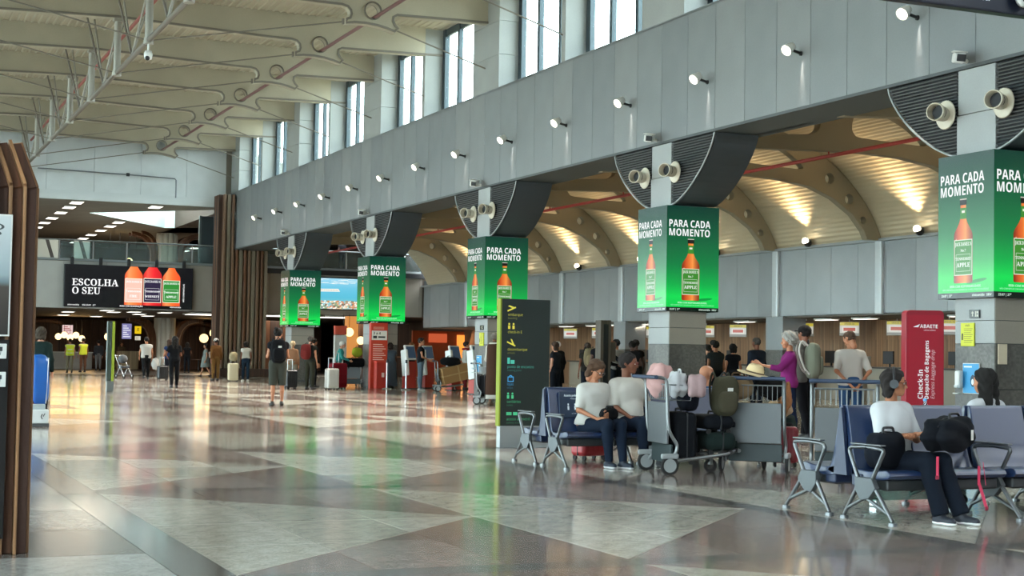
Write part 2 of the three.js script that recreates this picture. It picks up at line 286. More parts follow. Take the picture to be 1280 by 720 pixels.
// ---------- side aisle: vault, ribs, back wall, check-in recess ----------
const vault = struct('vault');
{
  const arc = [[18.75, 6.42], [19.0, 6.95], [19.7, 7.5], [20.8, 7.95], [22.0, 8.15], [23.3, 8.14], [24.6, 7.9], [25.7, 7.45], [26.6, 6.9], [27.3, 6.25], [27.8, 5.6], [28.15, 4.9]];
  const cv = new THREE.CatmullRomCurve3(arc.map(([x, y]) => V(x, y, 0))), N = 76, lo = [], up = [];
  for (let i = 0; i <= N * 2; i++) { const p = cv.getPointAt(i / (N * 2)), t = cv.getTangentAt(i / (N * 2)), d = i % 2 ? 0.013 : 0; lo.push([p.x - t.y * d, p.y + t.x * d]); }
  for (let i = 40; i >= 0; i--) { const p = cv.getPointAt(i / 40), t = cv.getTangentAt(i / 40); up.push([p.x - t.y * 0.2, p.y + t.x * 0.2]); }
  const vs = shape([...lo, ...up]), tin = mat('#cdbfa2', 0.38, 0.25), vg = M(ext(vs, 5.53).translate(0, 0, -5.53));
  for (const z of BZ) if (z > ENDZ + 4 && z < 1) part('vault_sheet', vg, tin, vault).position.z = z;
  // ribs: a curved plate under the vault, with lens-shaped openings in the upper part and round holes down the leg
  const q = (t) => { const p = cv.getPointAt(t), d = cv.getTangentAt(t); return [p.x - d.y * -0.02, p.y + d.x * -0.02]; };
  const rs = new THREE.Shape(); const top = []; for (let i = 0; i <= 40; i++) top.push(q(i / 40));
  const low = [[27.62, 4.9], [27.5, 5.15], [27.1, 5.6], [26.4, 6.05], [25.6, 6.35], [24.6, 6.5], [23.4, 6.55], [22, 6.52], [20.5, 6.46], [18.8, 6.36]];
  [...top, ...low].forEach(([x, y], i) => i ? rs.lineTo(x, y) : rs.moveTo(x, y));
  for (const P of [[[19.75, 6.82], [21.6, 6.86], [22.0, 7.0], [22.05, 7.25], [21.8, 7.55], [21.1, 7.62], [20.4, 7.36]], [[23.0, 7.1], [23.15, 6.92], [23.6, 6.88], [25.2, 6.82], [25.3, 6.95], [24.8, 7.3], [24.1, 7.58], [23.3, 7.6], [23.05, 7.4]]]) {
    const h = new THREE.Path(), c = new THREE.CatmullRomCurve3(P.map(([x, y]) => V(x, y, 0)), true, 'catmullrom', 0.35).getPoints(40); c.forEach((p, i) => i ? h.lineTo(p.x, p.y) : h.moveTo(p.x, p.y)); rs.holes.push(h);
  }
  for (const [x, y, r] of [[26.25, 6.62, 0.16], [26.95, 6.05, 0.15], [27.45, 5.45, 0.11]]) { const h = new THREE.Path(); h.absarc(x, y, r, 0, 2 * PI, true); rs.holes.push(h); }
  const rg = M(ext(rs, 0.24, 0.015).translate(0, 0, -0.12)), rm = mat('#8f846e', 0.6);
  for (const z of BZ) if (z > ENDZ + 1 && z < 0) part('vault_rib', rg, rm, vault).position.z = z;
  part('vault_edge', span(18.7, 19.0, 6.36, 6.9, 10, ENDZ), SOFFIT, vault);
  part('vault_closure', [span(18.7, 32, 4.8, 9.4, 10, 10.2), span(28.2, 32.3, 4.9, 5.2, 10, ENDZ)], SOFFIT, vault);
}
const wallC = struct('wall_counters');
{
  const P1 = mat('#b3b8ba', 0.42, 0.25, { map: mottleTex }), P2 = mat('#a6abad', 0.42, 0.25, { map: mottleTex }), PL = mat('#c3c9cb', 0.4, 0.25);
  for (let z = 10; z > ENDZ; z -= 1.382) part('wall_panel', M(span(28.2, 28.3, 2.7, 4.9, z, Math.max(z - 1.37, ENDZ))), rnd() > 0.5 ? P1 : P2, wallC);
  for (const z of BZ) if (z < 0 && z > ENDZ + 1) part('pilaster', M(rb(0.16, 2.25, 0.34, 28.16, 3.8, z, 0.06)), PL, wallC);
  part('ledge', span(28.0, 28.3, 4.86, 4.94, 10, ENDZ), P2, wallC);
  part('recess_ceiling', span(28.2, 32, 2.66, 2.72, 10, ENDZ), mat('#6b675f', 0.8), wallC);
  const wd = ['#a9825f', '#a17a58', '#b08a67'].map((c) => mat(c, 0.55, 0, { map: woodTex })), pg = M(bx(0.04, 2.66, 0.59, 31.4, 1.33, 0));
  for (let z = -26; z > -70; z -= 0.6) part('wood_plank', pg, wd[Math.floor(rnd() * 3)], wallC).position.z = z;
  part('wall_core', span(31.43, 31.6, 0, 2.7, 10, ENDZ), WOODD, wallC);
  const lower = mat('#77756f', 0.5, 0, { map: stoneTex });
  for (const z of [-20.65, -31.71, -42.77, -53.83, -64.89]) { part('back_pillar', M(span(28.1, 29.0, 1.6, 2.7, z - 0.5, z + 0.5)), P2, wallC); part('back_pillar_base', M(span(28.08, 29.02, 0, 1.6, z - 0.52, z + 0.52)), lower, wallC); }
}
// ---------- columns with LED screens, quarter-round louvre brackets, nozzles, cameras ----------
function bottle(c, x, y, w, h, glass, label, lines, neckLabel = true) {   // a drawn bottle with its cap at y and foot at y + h
  const X = (u) => x + (u - 0.5) * w, Y = (v) => y + v * h;
  const g = c.createLinearGradient(X(0), 0, X(1), 0); g.addColorStop(0, glass[0]); g.addColorStop(0.25, glass[1]); g.addColorStop(0.6, glass[2]); g.addColorStop(1, glass[0]);
  c.fillStyle = g; c.beginPath(); c.moveTo(X(0.36), Y(0.04)); c.lineTo(X(0.36), Y(0.2)); c.bezierCurveTo(X(0.33), Y(0.33), X(0.04), Y(0.36), X(0.03), Y(0.45)); c.lineTo(X(0.03), Y(0.97)); c.quadraticCurveTo(X(0.03), Y(1), X(0.1), Y(1)); c.lineTo(X(0.9), Y(1)); c.quadraticCurveTo(X(0.97), Y(1), X(0.97), Y(0.97)); c.lineTo(X(0.97), Y(0.45)); c.bezierCurveTo(X(0.96), Y(0.36), X(0.67), Y(0.33), X(0.64), Y(0.2)); c.lineTo(X(0.64), Y(0.04)); c.fill();
  c.fillStyle = '#16110f'; c.fillRect(X(0.33), Y(0), 0.34 * w, 0.075 * h); c.fillStyle = '#d8d2c4'; c.fillRect(X(0.33), Y(0), 0.34 * w, 0.014 * h);
  if (neckLabel) { c.fillStyle = label; c.fillRect(X(0.35), Y(0.11), 0.3 * w, 0.13 * h); c.fillStyle = '#f3f0e0'; c.fillRect(X(0.42), Y(0.14), 0.16 * w, 0.03 * h); }
  c.fillStyle = 'rgba(255,235,200,0.55)'; c.fillRect(X(0.12), Y(0.47), 0.05 * w, 0.44 * h);
  c.fillStyle = '#e9f3dc'; c.fillRect(X(0.05), Y(0.485), 0.9 * w, 0.425 * h); c.fillStyle = label; c.fillRect(X(0.08), Y(0.495), 0.84 * w, 0.405 * h);
  c.fillStyle = '#ffffff'; c.textAlign = 'center'; lines.forEach(([t, v, s]) => { c.font = 'bold ' + Math.round(s * w) + 'px serif'; c.fillText(t, X(0.5), Y(v), 0.8 * w); });
  c.strokeStyle = 'rgba(255,255,255,0.8)'; c.lineWidth = Math.max(1, w * 0.015); c.strokeRect(X(0.15), Y(0.66), 0.7 * w, 0.2 * h);
}
const amber = ['#7a2410', '#d9581f', '#ffa04a'];
const adTex = tex(512, 888, (c, w, h) => {
  const g = c.createLinearGradient(0, 0, 0, h); g.addColorStop(0, '#0a3d31'); g.addColorStop(0.25, '#0c5c3a'); g.addColorStop(0.55, '#0a8342'); g.addColorStop(0.74, '#06b24a'); g.addColorStop(0.86, '#08e356'); g.addColorStop(1, '#06cf4e'); c.fillStyle = g; c.fillRect(0, 0, w, h);
  c.fillStyle = '#ffffff'; c.textAlign = 'center'; c.font = 'bold 84px sans-serif'; c.fillText('PARA CADA', w * 0.43, h * 0.2, w * 0.8); c.fillText('MOMENTO', w * 0.43, h * 0.285, w * 0.8);
  c.fillStyle = 'rgba(0,90,40,0.5)'; c.beginPath(); c.ellipse(w * 0.7, h * 0.885, w * 0.18, h * 0.012, -0.12, 0, 7); c.fill();
  bottle(c, w * 0.46, h * 0.31, w * 0.36, h * 0.585, amber, '#3f8f2f', [["JACK DANIEL'S", 0.56, 0.17], ['No.7', 0.63, 0.12], ['TENNESSEE', 0.73, 0.13], ['APPLE', 0.81, 0.2]]);
  c.fillStyle = '#c9ffd8'; c.font = 'bold 19px sans-serif'; c.textAlign = 'center'; c.fillText('BEBA COM RESPONSABILIDADE.', w * 0.5, h * 0.925); c.font = '13px sans-serif'; c.fillText('NÃO COMPARTILHE COM MENORES DE 18 ANOS. PRODUTO ALCOÓLICO', w * 0.5, h * 0.946);
  c.fillStyle = '#05130d'; c.fillRect(0, h * 0.962, w, h * 0.038); c.fillStyle = '#e8fff0'; c.font = 'bold 20px sans-serif'; c.textAlign = 'left'; c.fillText('▲  23:07 | 27°', 14, h * 0.988); c.fillText('eletromidia   SBSV', w * 0.62, h * 0.988);
});
const stoneM = mat('#7c7a75', 0.45, 0, { map: stoneTex }), cladM = mat('#a9adac', 0.5, 0.05, { map: mottleTex }), cladWarmSide = mat('#b1aa9e', 0.55, 0, { map: mottleTex });  // second cladding tone puts the warmer light on z-facing sides into the colour
const ZC = ZK.slice(1), NEAR = ['nearest', 'second nearest', 'middle', 'fourth', 'farthest'];
const adM = screenMat(adTex, 0.95), slatM = mat('#4b5154', 0.4, 0.4), slatB = mat('#1d2124', 0.8), bandM = mat('#454b51', 0.45, 0.2), rimM = mat('#9fa5a6', 0.4, 0.4);
const colGeos = () => ({
  base: M([span(-0.5, 0.5, 0, 0.1, -0.5, 0.5)]), stone: M(rb(0.985, 0.76, 0.03, 0, 0, 0, 0.004)), upper: M(rb(0.985, 0.7, 0.03, 0, 0, 0, 0.004)),
});
ZC.forEach((z, i) => {
  const c = thing('column', `square column with dark stone foot and pale cladding, ${NEAR[i]} in the right-hand row`, 'column', 18.1, 0, z);
  part('core', [span(-0.475, 0.475, 0, 4.84, -0.475, 0.475), span(-0.4, 0.4, 4.84, 6.355, -0.4, 0.4)], SOFFIT, c);
  const G = colGeos();
  for (let f = 0; f < 4; f++) for (let j = 0; j < 2; j++) {
    const a = f * PI / 2, o = part('stone_panel', G.stone, stoneM, c); o.position.set(Math.sin(a) * 0.49, 0.44 + j * 0.77, Math.cos(a) * 0.49); o.rotation.y = a;
    const u = part('clad_panel', M(rb(f % 2 ? 0.985 : 0.985, 0.38, 0.03, 0, 0, 0, 0.004)), f % 2 ? cladM : cladWarmSide, c); u.position.set(Math.sin(a) * 0.49, 1.79 + j * 0.39, Math.cos(a) * 0.49); u.rotation.y = a;
  }
  part('shaft_panel', M(rb(0.98, 0.72, 0.98, 0, 5.2, 0, 0.01)), cladM, c); part('shaft_panel', M(rb(0.94, 0.78, 0.94, -0.01, 5.96, 0, 0.01)), cladM, c);
  const s = thing('led_screen', `four-sided green LED advertising screen with a bottle, wrapped around the ${NEAR[i]} column`, 'screen', 18.1, 3.6, z, 0, 'green bottle screens around the columns');
  delete s.userData.group;
  part('casing', [0, 1, 2, 3].map((f) => rb(1.38, 2.44, 0.1, Math.sin(f * PI / 2) * 0.64, 0, Math.cos(f * PI / 2) * 0.64, 0.02, 0, f * PI / 2)), BLACK, s);
  for (let f = 0; f < 4; f++) part('screen_face', plane(1.41, 2.47, Math.sin(f * PI / 2) * 0.706, 0, Math.cos(f * PI / 2) * 0.706, f * PI / 2), adM, s);
  // brackets: two quarter-round louvred wings, one on each side of the shaft
  const H = 1.48, L = 1.92, pts = []; for (let k = 0; k <= 18; k++) { const a = k / 18 * PI / 2; pts.push([L * Math.cos(a) ** (2 / 1.4), -H * Math.sin(a) ** (2 / 1.4)]); }
  for (const m of [1, -1]) {
    const w = thing('louvre_bracket', `quarter-round grey bracket with horizontal louvres on the ${m > 0 ? 'near' : 'far'} side of the ${NEAR[i]} column top`, 'bracket', 17.64, 6.345, z + m * 0.5);
    const fl = (g) => m > 0 ? g.rotateY(-PI / 2) : g.rotateY(-PI / 2).scale(1, 1, -1);
    const fix = (g) => { g = clean(g); if (m < 0) { const p = g.attributes.position, n = g.attributes.normal, u = g.attributes.uv; for (const [A, s2] of [[p, 3], [n, 3], [u, 2]]) for (let t = 0; t < A.count; t += 3) for (let e = 0; e < s2; e++) { const v = A.array[(t + 1) * s2 + e]; A.array[(t + 1) * s2 + e] = A.array[(t + 2) * s2 + e]; A.array[(t + 2) * s2 + e] = v; } } return g; };
    const solid = shape([[0, 0], ...pts]);
    part('curved_body', fix(fl(ext(solid, 1.1).translate(0, 0, -1.14))), bandM, w);
    part('backing', fix(fl(ext(shape([[0, 0], ...pts.map(([x, y]) => [x * 0.985, y * 0.985])]), 0.01).translate(0, 0, -0.035))), slatB, w);
    const sl = []; for (let k = 0; k < 25; k++) { const y = -0.04 - k * 0.061, xx = L * Math.max(0, 1 - (-y / H) ** 1.4) ** (1 / 1.4) - 0.02; if (xx > 0.05) sl.push(bx(0.03, 0.026, xx, -0.005, y, m * xx / 2, 0, 0, 0.5)); }
    part('louvre_slats', sl, slatM, w).userData.kind = 'stuff';
    part('rim', tube(pts.map(([x, y]) => [-0.02, y, m * x]), 0.022, 30, 6, 0.5), rimM, w);
    const n = thing('air_nozzle', `cream jet air nozzle on the ${m > 0 ? 'near' : 'far'} side of the ${NEAR[i]} column top`, 'air nozzle', 17.5, 5.62, z + m * (m > 0 ? 0.72 : 0.75));
    const nm = mat('#cfc8b6', 0.45);
    part('flange', lathe([[0.1, 0], [0.24, 0], [0.26, 0.02], [0.24, 0.045], [0.12, 0.06]], 24).rotateZ(PI / 2).translate(0.1, 0, 0), nm, n);
    part('barrel', lathe([[0.1, 0], [0.13, 0.1], [0.14, 0.36], [0.16, 0.4], [0.16, 0.44], [0.135, 0.44], [0.12, 0.1]], 24).rotateZ(PI / 2).rotateY(0.5).translate(0.06, 0, 0), nm, n);
    part('bore', cy(0.125, 0.125, 0.02, 0, 0, 0, 20).rotateZ(PI / 2).rotateY(0.5).translate(-0.18, 0, 0.15), BLACK, n);
  }
  const cam = thing('security_camera', `white box security camera above the ${NEAR[i]} column, under the clad wall band`, 'camera', 17.34, 6.5, z - 0.1);
  part('housing', rb(0.2, 0.17, 0.42, 0, 0, -0.02, 0.03, 0.2, -0.6, 0), WHITEP, cam); part('hood', rb(0.24, 0.02, 0.5, 0, 0.1, 0, 0.008, 0.2, -0.6, 0), WHITEP, cam); part('lens', rb(0.15, 0.12, 0.02, -0.11, -0.04, 0.18, 0.008, 0.2, -0.6, 0), BLACK, cam); part('mount', [bar([0.05, 0, -0.1], [0.27, -0.02, -0.12], 0.04)], WHITEP, cam);
});
// ---------- wall floodlights ----------
const warmW = '#fff5e6';
for (let i = 0; i < 14; i++) {
  const z = -22.16 - 3.69 * i, t = thing('wall_floodlight', `small white floodlight on the grey clad wall band, ${i ? (i === 13 ? 'last' : ORD[i]) + ' from the near end' : 'nearest of the row'}`, 'lamp', 17.6, 7.57, z);
  part('bracket', [bar([0, -0.06, -0.04], [-0.22, -0.02, -0.02], 0.03), cy(0.05, 0.05, 0.03, -0.012, -0.06, -0.04, 12, 0, 0, PI / 2)], DARKSTEEL, t);
  const hd = new THREE.Group(); hd.name = 'lamp_head'; t.add(hd); hd.position.set(-0.34, 0, 0.02); hd.rotation.set(0, 0.25, 0.6);
  part('shell', lathe([[0.03, -0.14], [0.08, -0.12], [0.115, 0.02], [0.125, 0.1], [0.115, 0.1], [0.06, -0.02]], 18).rotateZ(PI / 2), WHITEP, hd);
  part('lens', cy(0.105, 0.105, 0.02, -0.085, 0, 0, 18, 0, 0, PI / 2), glow('#fff3dd', 6), hd);
  spot(17.1, 7.42, z + 0.06, 10.5, 0, z + 1.5, warmW, 420, 0.62, 1);
  spot(17.55, 7.46, z, 17.58, 5.9, z, warmW, 14, 0.22, 1);
}
// ---------- vault uplights ----------
for (let i = 0; i < 9; i++) {
  const z = -24 - 5.53 * i, t = thing('vault_uplight', `bright uplight on the ledge below the ribbed vault, ${i < 1 ? 'nearest' : ORD[i] + ' from the near end'}`, 'lamp', 27.9, 5.0, z);
  part('stand', [bar([0.2, -0.07, -0.1], [0, 0, 0], 0.02), bx(0.2, 0.02, 0.1, 0.2, -0.06, -0.1)], DARKSTEEL, t);
  part('lamp_head', lathe([[0.03, -0.12], [0.1, -0.08], [0.15, 0.06], [0.14, 0.06], [0.05, -0.04]], 18).rotateZ(0.55), DARKSTEEL, t);
  part('lens', sp(0.115, -0.1, 0.07, 0, 0.9, 0.9, 1), glow('#fff0cf', 7), t);
  spot(27.76, 5.22, z, 26.0, 7.6, z + 0.2, '#ffe0b4', 50, 0.85, 1); spot(27.76, 5.22, z, 26.6, 7.2, z + 0.2, '#ffdcaa', 45, 0.34, 1);
}
const rp = thing('sprinkler_pipe', 'bright red sprinkler pipe running under the ribs of the side vault', 'pipe', 22.4, 6.4, 0); part('pipe', bar([0, 0, -5], [0, 0, ENDZ + 0.5], 0.05, 10), mat('#a3342f', 0.5), rp);
for (const z of BZ) if (z < -5 && z > ENDZ + 1) part('hanger', [bar([0, 0, z], [0, 0.2, z], 0.02, 6)], mat('#a3342f', 0.5), rp);

// ---------- large signs ----------
{
  const t = tex(1536, 506, (c, w, h) => {
    c.fillStyle = '#0b0910'; c.fillRect(0, 0, w, h); c.fillStyle = '#fff'; c.font = 'bold 112px serif'; c.textAlign = 'left'; c.fillText('ESCOLHA', 84, 250, 590); c.fillText('O SEU', 84, 352, 370);
    bottle(c, 818, -190, 232, 690, ['#e8502a', '#ff9a5c', '#ff7a3c'], '#f0c3b2', [["JACK DANIEL'S", 0.56, 0.14], ['Tennessee', 0.73, 0.15], ['FIRE', 0.82, 0.17]], false);
    bottle(c, 1046, -205, 240, 705, ['#c81a20', '#ff5a4a', '#e8262e'], '#2e2340', [["JACK DANIEL'S", 0.56, 0.15], ['Tennessee', 0.73, 0.15], ['WHISKEY', 0.82, 0.15]], false);
    bottle(c, 1278, -160, 232, 650, ['#e8502a', '#ff9a5c', '#ff6a2c'], '#2f8a34', [["JACK DANIEL'S", 0.56, 0.14], ['Tennessee', 0.73, 0.15], ['APPLE', 0.82, 0.17]], false);
    c.fillStyle = '#0b0910'; c.fillRect(0, h - 34, w, 34); c.fillStyle = '#fff'; c.font = 'bold 24px sans-serif'; c.textAlign = 'left'; c.fillText('◢ eletromidia', 24, h - 12); c.fillText('SSA 23:07   27°', 210, h - 12); c.fillText('▲ BEBA COM MODERAÇÃO', 640, h - 12); c.fillText('● eletromidia', 1250, h - 12); c.save(); c.translate(1440, 420); c.rotate(-PI / 2); c.fillText('NÃO COMPARTILHE', 0, 0); c.restore();
  });
  const s = thing('led_billboard', 'wide black LED billboard with three coloured bottles hung on the mezzanine front', 'screen', 12.62, 4.35, ENDZ + 0.2);
  part('casing', M(rb(6.26, 2.08, 0.16, 0, 0, -0.02, 0.03)), BLACK, s); part('screen_face', plane(6.2, 2.04, 0, 0, 0.065), screenMat(t, 1.15), s);
  for (let k = 0; k < 5; k++) part('hanger', M(rb(0.16, 0.42, 0.1, -2.75 + k * 1.36, 1.2, -0.08, 0.01)), BLACK, s);
  const p = tex(512, 384, (c, w, h) => {
    const g = c.createLinearGradient(0, 0, 0, h); g.addColorStop(0, '#9fd6ec'); g.addColorStop(0.3, '#6cc3e0'); g.addColorStop(0.62, '#58bcd6'); g.addColorStop(1, '#a9c9c9'); c.fillStyle = g; c.fillRect(0, 0, w, h);
    c.fillStyle = '#f2f5f2'; for (let k = 0; k < 40; k++) c.fillRect(rnd() * w, rnd() * 70, 60, 4); c.fillStyle = '#f7f2e6'; c.beginPath(); c.moveTo(40, 170); c.lineTo(60, 135); c.lineTo(260, 130); c.lineTo(280, 165); c.fill(); c.fillStyle = '#5a7c86'; for (let k = 0; k < 12; k++) c.fillRect(60 + k * 17, 145, 8, 9);
    for (let k = 0; k < 240; k++) { c.fillStyle = ['#f3e9d8', '#d98a5a', '#e6c9a0', '#8aa37a', '#fff8ee', '#7d6a55'][Math.floor(rnd() * 6)]; c.fillRect(rnd() * w, h * 0.72 + rnd() * h * 0.28, 12 + rnd() * 22, 8 + rnd() * 12); }
  });
  const q = thing('video_screen', 'bright screen with a boat on blue water, on the mezzanine front', 'screen', 23.35, 4.36, ENDZ + 0.16);
  part('casing', M(rb(2.5, 1.7, 0.12, 0, 0, -0.03, 0.02)), BLACK, q); part('screen_face', plane(2.42, 1.6, 0, 0, 0.035), screenMat(p, 1.1), q); part('top_bar', span(-4, 5, 0.95, 1.2, -0.1, 0.05), BLACK, q);
  const e = tex(1024, 320, (c, w, h) => { c.fillStyle = '#10182a'; c.fillRect(0, 0, w, h); c.fillStyle = '#fff'; c.font = 'bold 34px sans-serif'; c.textAlign = 'left'; c.fillText('eletromidia', 146, h - 24, 190); });
  const b = thing('hanging_screen', 'dark hanging screen board with white lettering at the top right corner', 'screen', 11.8, 5.72, -13, 0);
  part('casing', M(rb(4.2, 1.3, 0.14, 0.2, 0.02, -0.08, 0.02)), mat('#1a2030', 0.4), b); part('screen_face', plane(4.16, 1.26, 0.2, 0.02, -0.005), mat('#ffffff', 0.3, 0, { map: e }), b);
  part('rod', bar([-1.2, 0.6, -0.08], [-1.2, 5.8, -0.08], 0.02), STEEL, b); part('rod', bar([1.6, 0.6, -0.08], [1.6, 5.8, -0.08], 0.02), STEEL, b);
  const d = thing('dome_camera', 'small dome camera on the dark hanging board at the top right corner', 'camera', 11.68, 5.27, -12.945);
  part('ring', lathe([[0.05, 0], [0.11, 0], [0.11, 0.04], [0.07, 0.06]], 20).rotateX(PI / 2), WHITEP, d); part('dome', sp(0.075, 0, 0, 0.03), BLACK, d);
}
// directory totem
{
  const t = tex(512, 1200, (c, w, h) => {
    c.fillStyle = '#16211d'; c.fillRect(0, 0, w, h); c.textAlign = 'left';
    const rows = [['embarque', 'boarding', '#e4d24a', 'plane', '↑'], ['check-in E', '', '#e4d24a', 'people', '→'], ['desembarque', 'arrivals', '#e4d24a', 'plane', '↙'], ['ponto de encontro', 'meeting point', '#56c7b2', 'block', '↑'], ['lojas', 'shops', '#4aa5e0', 'bag', ''], ['sanitários', 'toilets', '#4fc48a', 'people', '↑'], ['acesso ao metrô', 'subway access', '#4fc48a', 'car', '']];
    rows.forEach(([a, b, col, ic, ar], i) => {
      const y = 60 + i * 165; c.fillStyle = col; c.strokeStyle = col; c.lineWidth = 9;
      if (ic === 'plane') { c.save(); c.translate(100, y + 34); c.rotate(a === 'embarque' ? -0.4 : 0.4); c.fillRect(-48, -7, 96, 14); c.beginPath(); c.moveTo(10, -5); c.lineTo(-26, -42); c.lineTo(-8, -42); c.lineTo(36, -5); c.fill(); c.restore(); }
      if (ic === 'people') for (const x of [76, 122]) { c.beginPath(); c.arc(x, y + 10, 10, 0, 7); c.fill(); c.fillRect(x - 12, y + 24, 24, 34); }
      if (ic === 'block') { c.fillRect(62, y, 28, 58); c.fillRect(98, y + 22, 40, 36); } if (ic === 'bag') { c.strokeRect(72, y + 18, 56, 42); c.beginPath(); c.arc(100, y + 18, 14, PI, 0); c.stroke(); } if (ic === 'car') { c.fillRect(60, y + 20, 56, 30); c.fillRect(132, y + 20, 46, 30); }
      c.globalAlpha = 0.8; c.font = '34px sans-serif'; c.fillText(a, 62, y + 98, 330); c.font = '24px sans-serif'; c.globalAlpha = 0.5; c.fillText(b, 62, y + 128); c.globalAlpha = 0.85; c.fillStyle = '#dfe6e0'; c.font = 'bold 48px sans-serif'; c.fillText(ar, 425, y + 56); c.globalAlpha = 1;
    });
  });
  const o = thing('directory_sign', 'tall dark directory totem with pictograms and a lime green edge', 'sign', 8.53, 0, -19.1);
  part('panel', M(rb(0.73, 1.74, 0.1, 0, 1.165, -0.06, 0.008)), mat('#16211d', 0.4), o); part('panel_face', plane(0.72, 1.73, 0, 1.165, -0.008), mat('#ffffff', 0.4, 0, { map: t, emissive: '#ffffff', emissiveMap: t, emissiveIntensity: 0.1 }), o);
  part('lime_edge', rb(0.025, 1.74, 0.115, -0.378, 1.165, -0.06, 0.004), mat('#7f8a22', 0.7), o); part('plinth', rb(0.74, 0.3, 0.12, 0, 0.15, -0.06, 0.006), mat('#8d9292', 0.4, 0.3), o);
  const p = thing('sign_post', 'narrow standing totem with dark grey and lime green sides out on the open floor', 'sign', 7.25, 0, -46.9);
  part('dark_side', rb(0.13, 1.8, 0.2, -0.06, 1.2, 0, 0.006), mat('#33403a', 0.4), p); part('lime_side', rb(0.08, 1.8, 0.2, 0.05, 1.2, 0.002, 0.006), mat('#8b9c26', 0.7), p); part('foot', rb(0.2, 0.32, 0.2, -0.01, 0.16, 0, 0.006), mat('#6a7070', 0.4, 0.3), p);
}
// red check-in totem
{
  const f = tex(360, 1320, (c, w, h) => {
    c.fillStyle = '#a3182d'; c.fillRect(0, 0, w, h); c.fillStyle = '#fff'; c.textAlign = 'left'; c.font = 'bold 50px sans-serif'; c.fillText('ABAETE', 128, 132, 190); c.font = '17px sans-serif'; c.fillText('LINHAS AÉREAS', 165, 160);
    c.beginPath(); c.moveTo(58, 124); c.lineTo(128, 92); c.lineTo(110, 126); c.fill();
    c.save(); c.translate(158, 845); c.rotate(-PI / 2); c.font = 'bold 70px sans-serif'; c.fillText('Check-In', 0, 0); c.font = 'bold 58px sans-serif'; c.fillText('Despacho de Bagagens', 0, 58, 590); c.globalAlpha = 0.75; c.font = 'italic 50px sans-serif'; c.fillText('Express baggage drop', 0, 116, 560); c.restore();
  });
  const o = thing('checkin_totem', 'dark red rounded totem with white vertical check-in lettering beside the nearest column', 'sign', 14.55, 0, -18.15, -0.25);
  const s = new THREE.Shape(); s.moveTo(-0.29, 0); s.lineTo(-0.29, 1.95); s.quadraticCurveTo(-0.29, 2.02, -0.22, 2.02); s.lineTo(0.22, 2.02); s.quadraticCurveTo(0.29, 2.02, 0.29, 1.95); s.lineTo(0.29, 0);
  part('body', M(ext(s, 0.16, 0.008).translate(0, 0, -0.17)), mat('#94182b', 0.35), o); part('print_face', plane(0.56, 1.94, 0, 0.99, 0.001), mat('#ffffff', 0.4, 0, { map: f }), o); part('foot', rb(0.66, 0.03, 0.34, 0, 0.015, -0.09, 0.01), DARKSTEEL, o);
}
// things fixed to the columns
function sheet(name, label, cat, w, h, x, y, z, ry, draw, frame, g = 0) {
  const o = thing(name, label, cat, x, y, z, ry), t = tex(Math.round(256 * Math.min(2, w / h + 0.5)), 256, draw);
  part('board', M(rb(w, h, 0.02, 0, 0, 0.011, 0.004)), frame, o); part('print_face', plane(w * 0.96, h * 0.96, 0, 0, 0.0225), g ? screenMat(t, g) : mat('#ffffff', 0.5, 0, { map: t }), o); return o;
}
const exitDraw = (c, w, h) => { c.fillStyle = '#20301f'; c.fillRect(0, 0, w, h); c.fillStyle = '#eef5d8'; c.fillRect(w * 0.3, h * 0.3, w * 0.08, h * 0.5); c.beginPath(); c.moveTo(w * 0.2, h * 0.42); c.lineTo(w * 0.34, h * 0.14); c.lineTo(w * 0.48, h * 0.42); c.fill(); c.fillRect(w * 0.6, h * 0.15, w * 0.1, h * 0.7); c.fillRect(w * 0.74, h * 0.15, w * 0.16, h * 0.3); c.fillRect(w * 0.74, h * 0.55, w * 0.16, h * 0.3); };
const yellowDraw = (c, w, h) => { c.fillStyle = '#c3c62c'; c.fillRect(0, 0, w, h); c.fillStyle = '#2b2b16'; c.font = 'bold 26px sans-serif'; c.textAlign = 'center'; c.fillText('ATENÇÃO', w / 2, 34); c.fillRect(20, h * 0.45, 40, 76); c.fillStyle = '#6d6f22'; for (let k = 0; k < 8; k++) c.fillRect(78, 60 + k * 22, w - 110 - (k % 3) * 24, 6); };
const blueDraw = (c, w, h) => { c.fillStyle = '#3f9bd0'; c.fillRect(0, 0, w, h); c.fillStyle = '#16384e'; c.beginPath(); c.arc(w * 0.62, h * 0.58, 52, 0, 7); c.fill(); c.fillStyle = '#dff2fb'; c.beginPath(); c.arc(w * 0.6, h * 0.62, 26, 0, 7); c.fill(); c.fillRect(20, 20, w * 0.5, 12); };
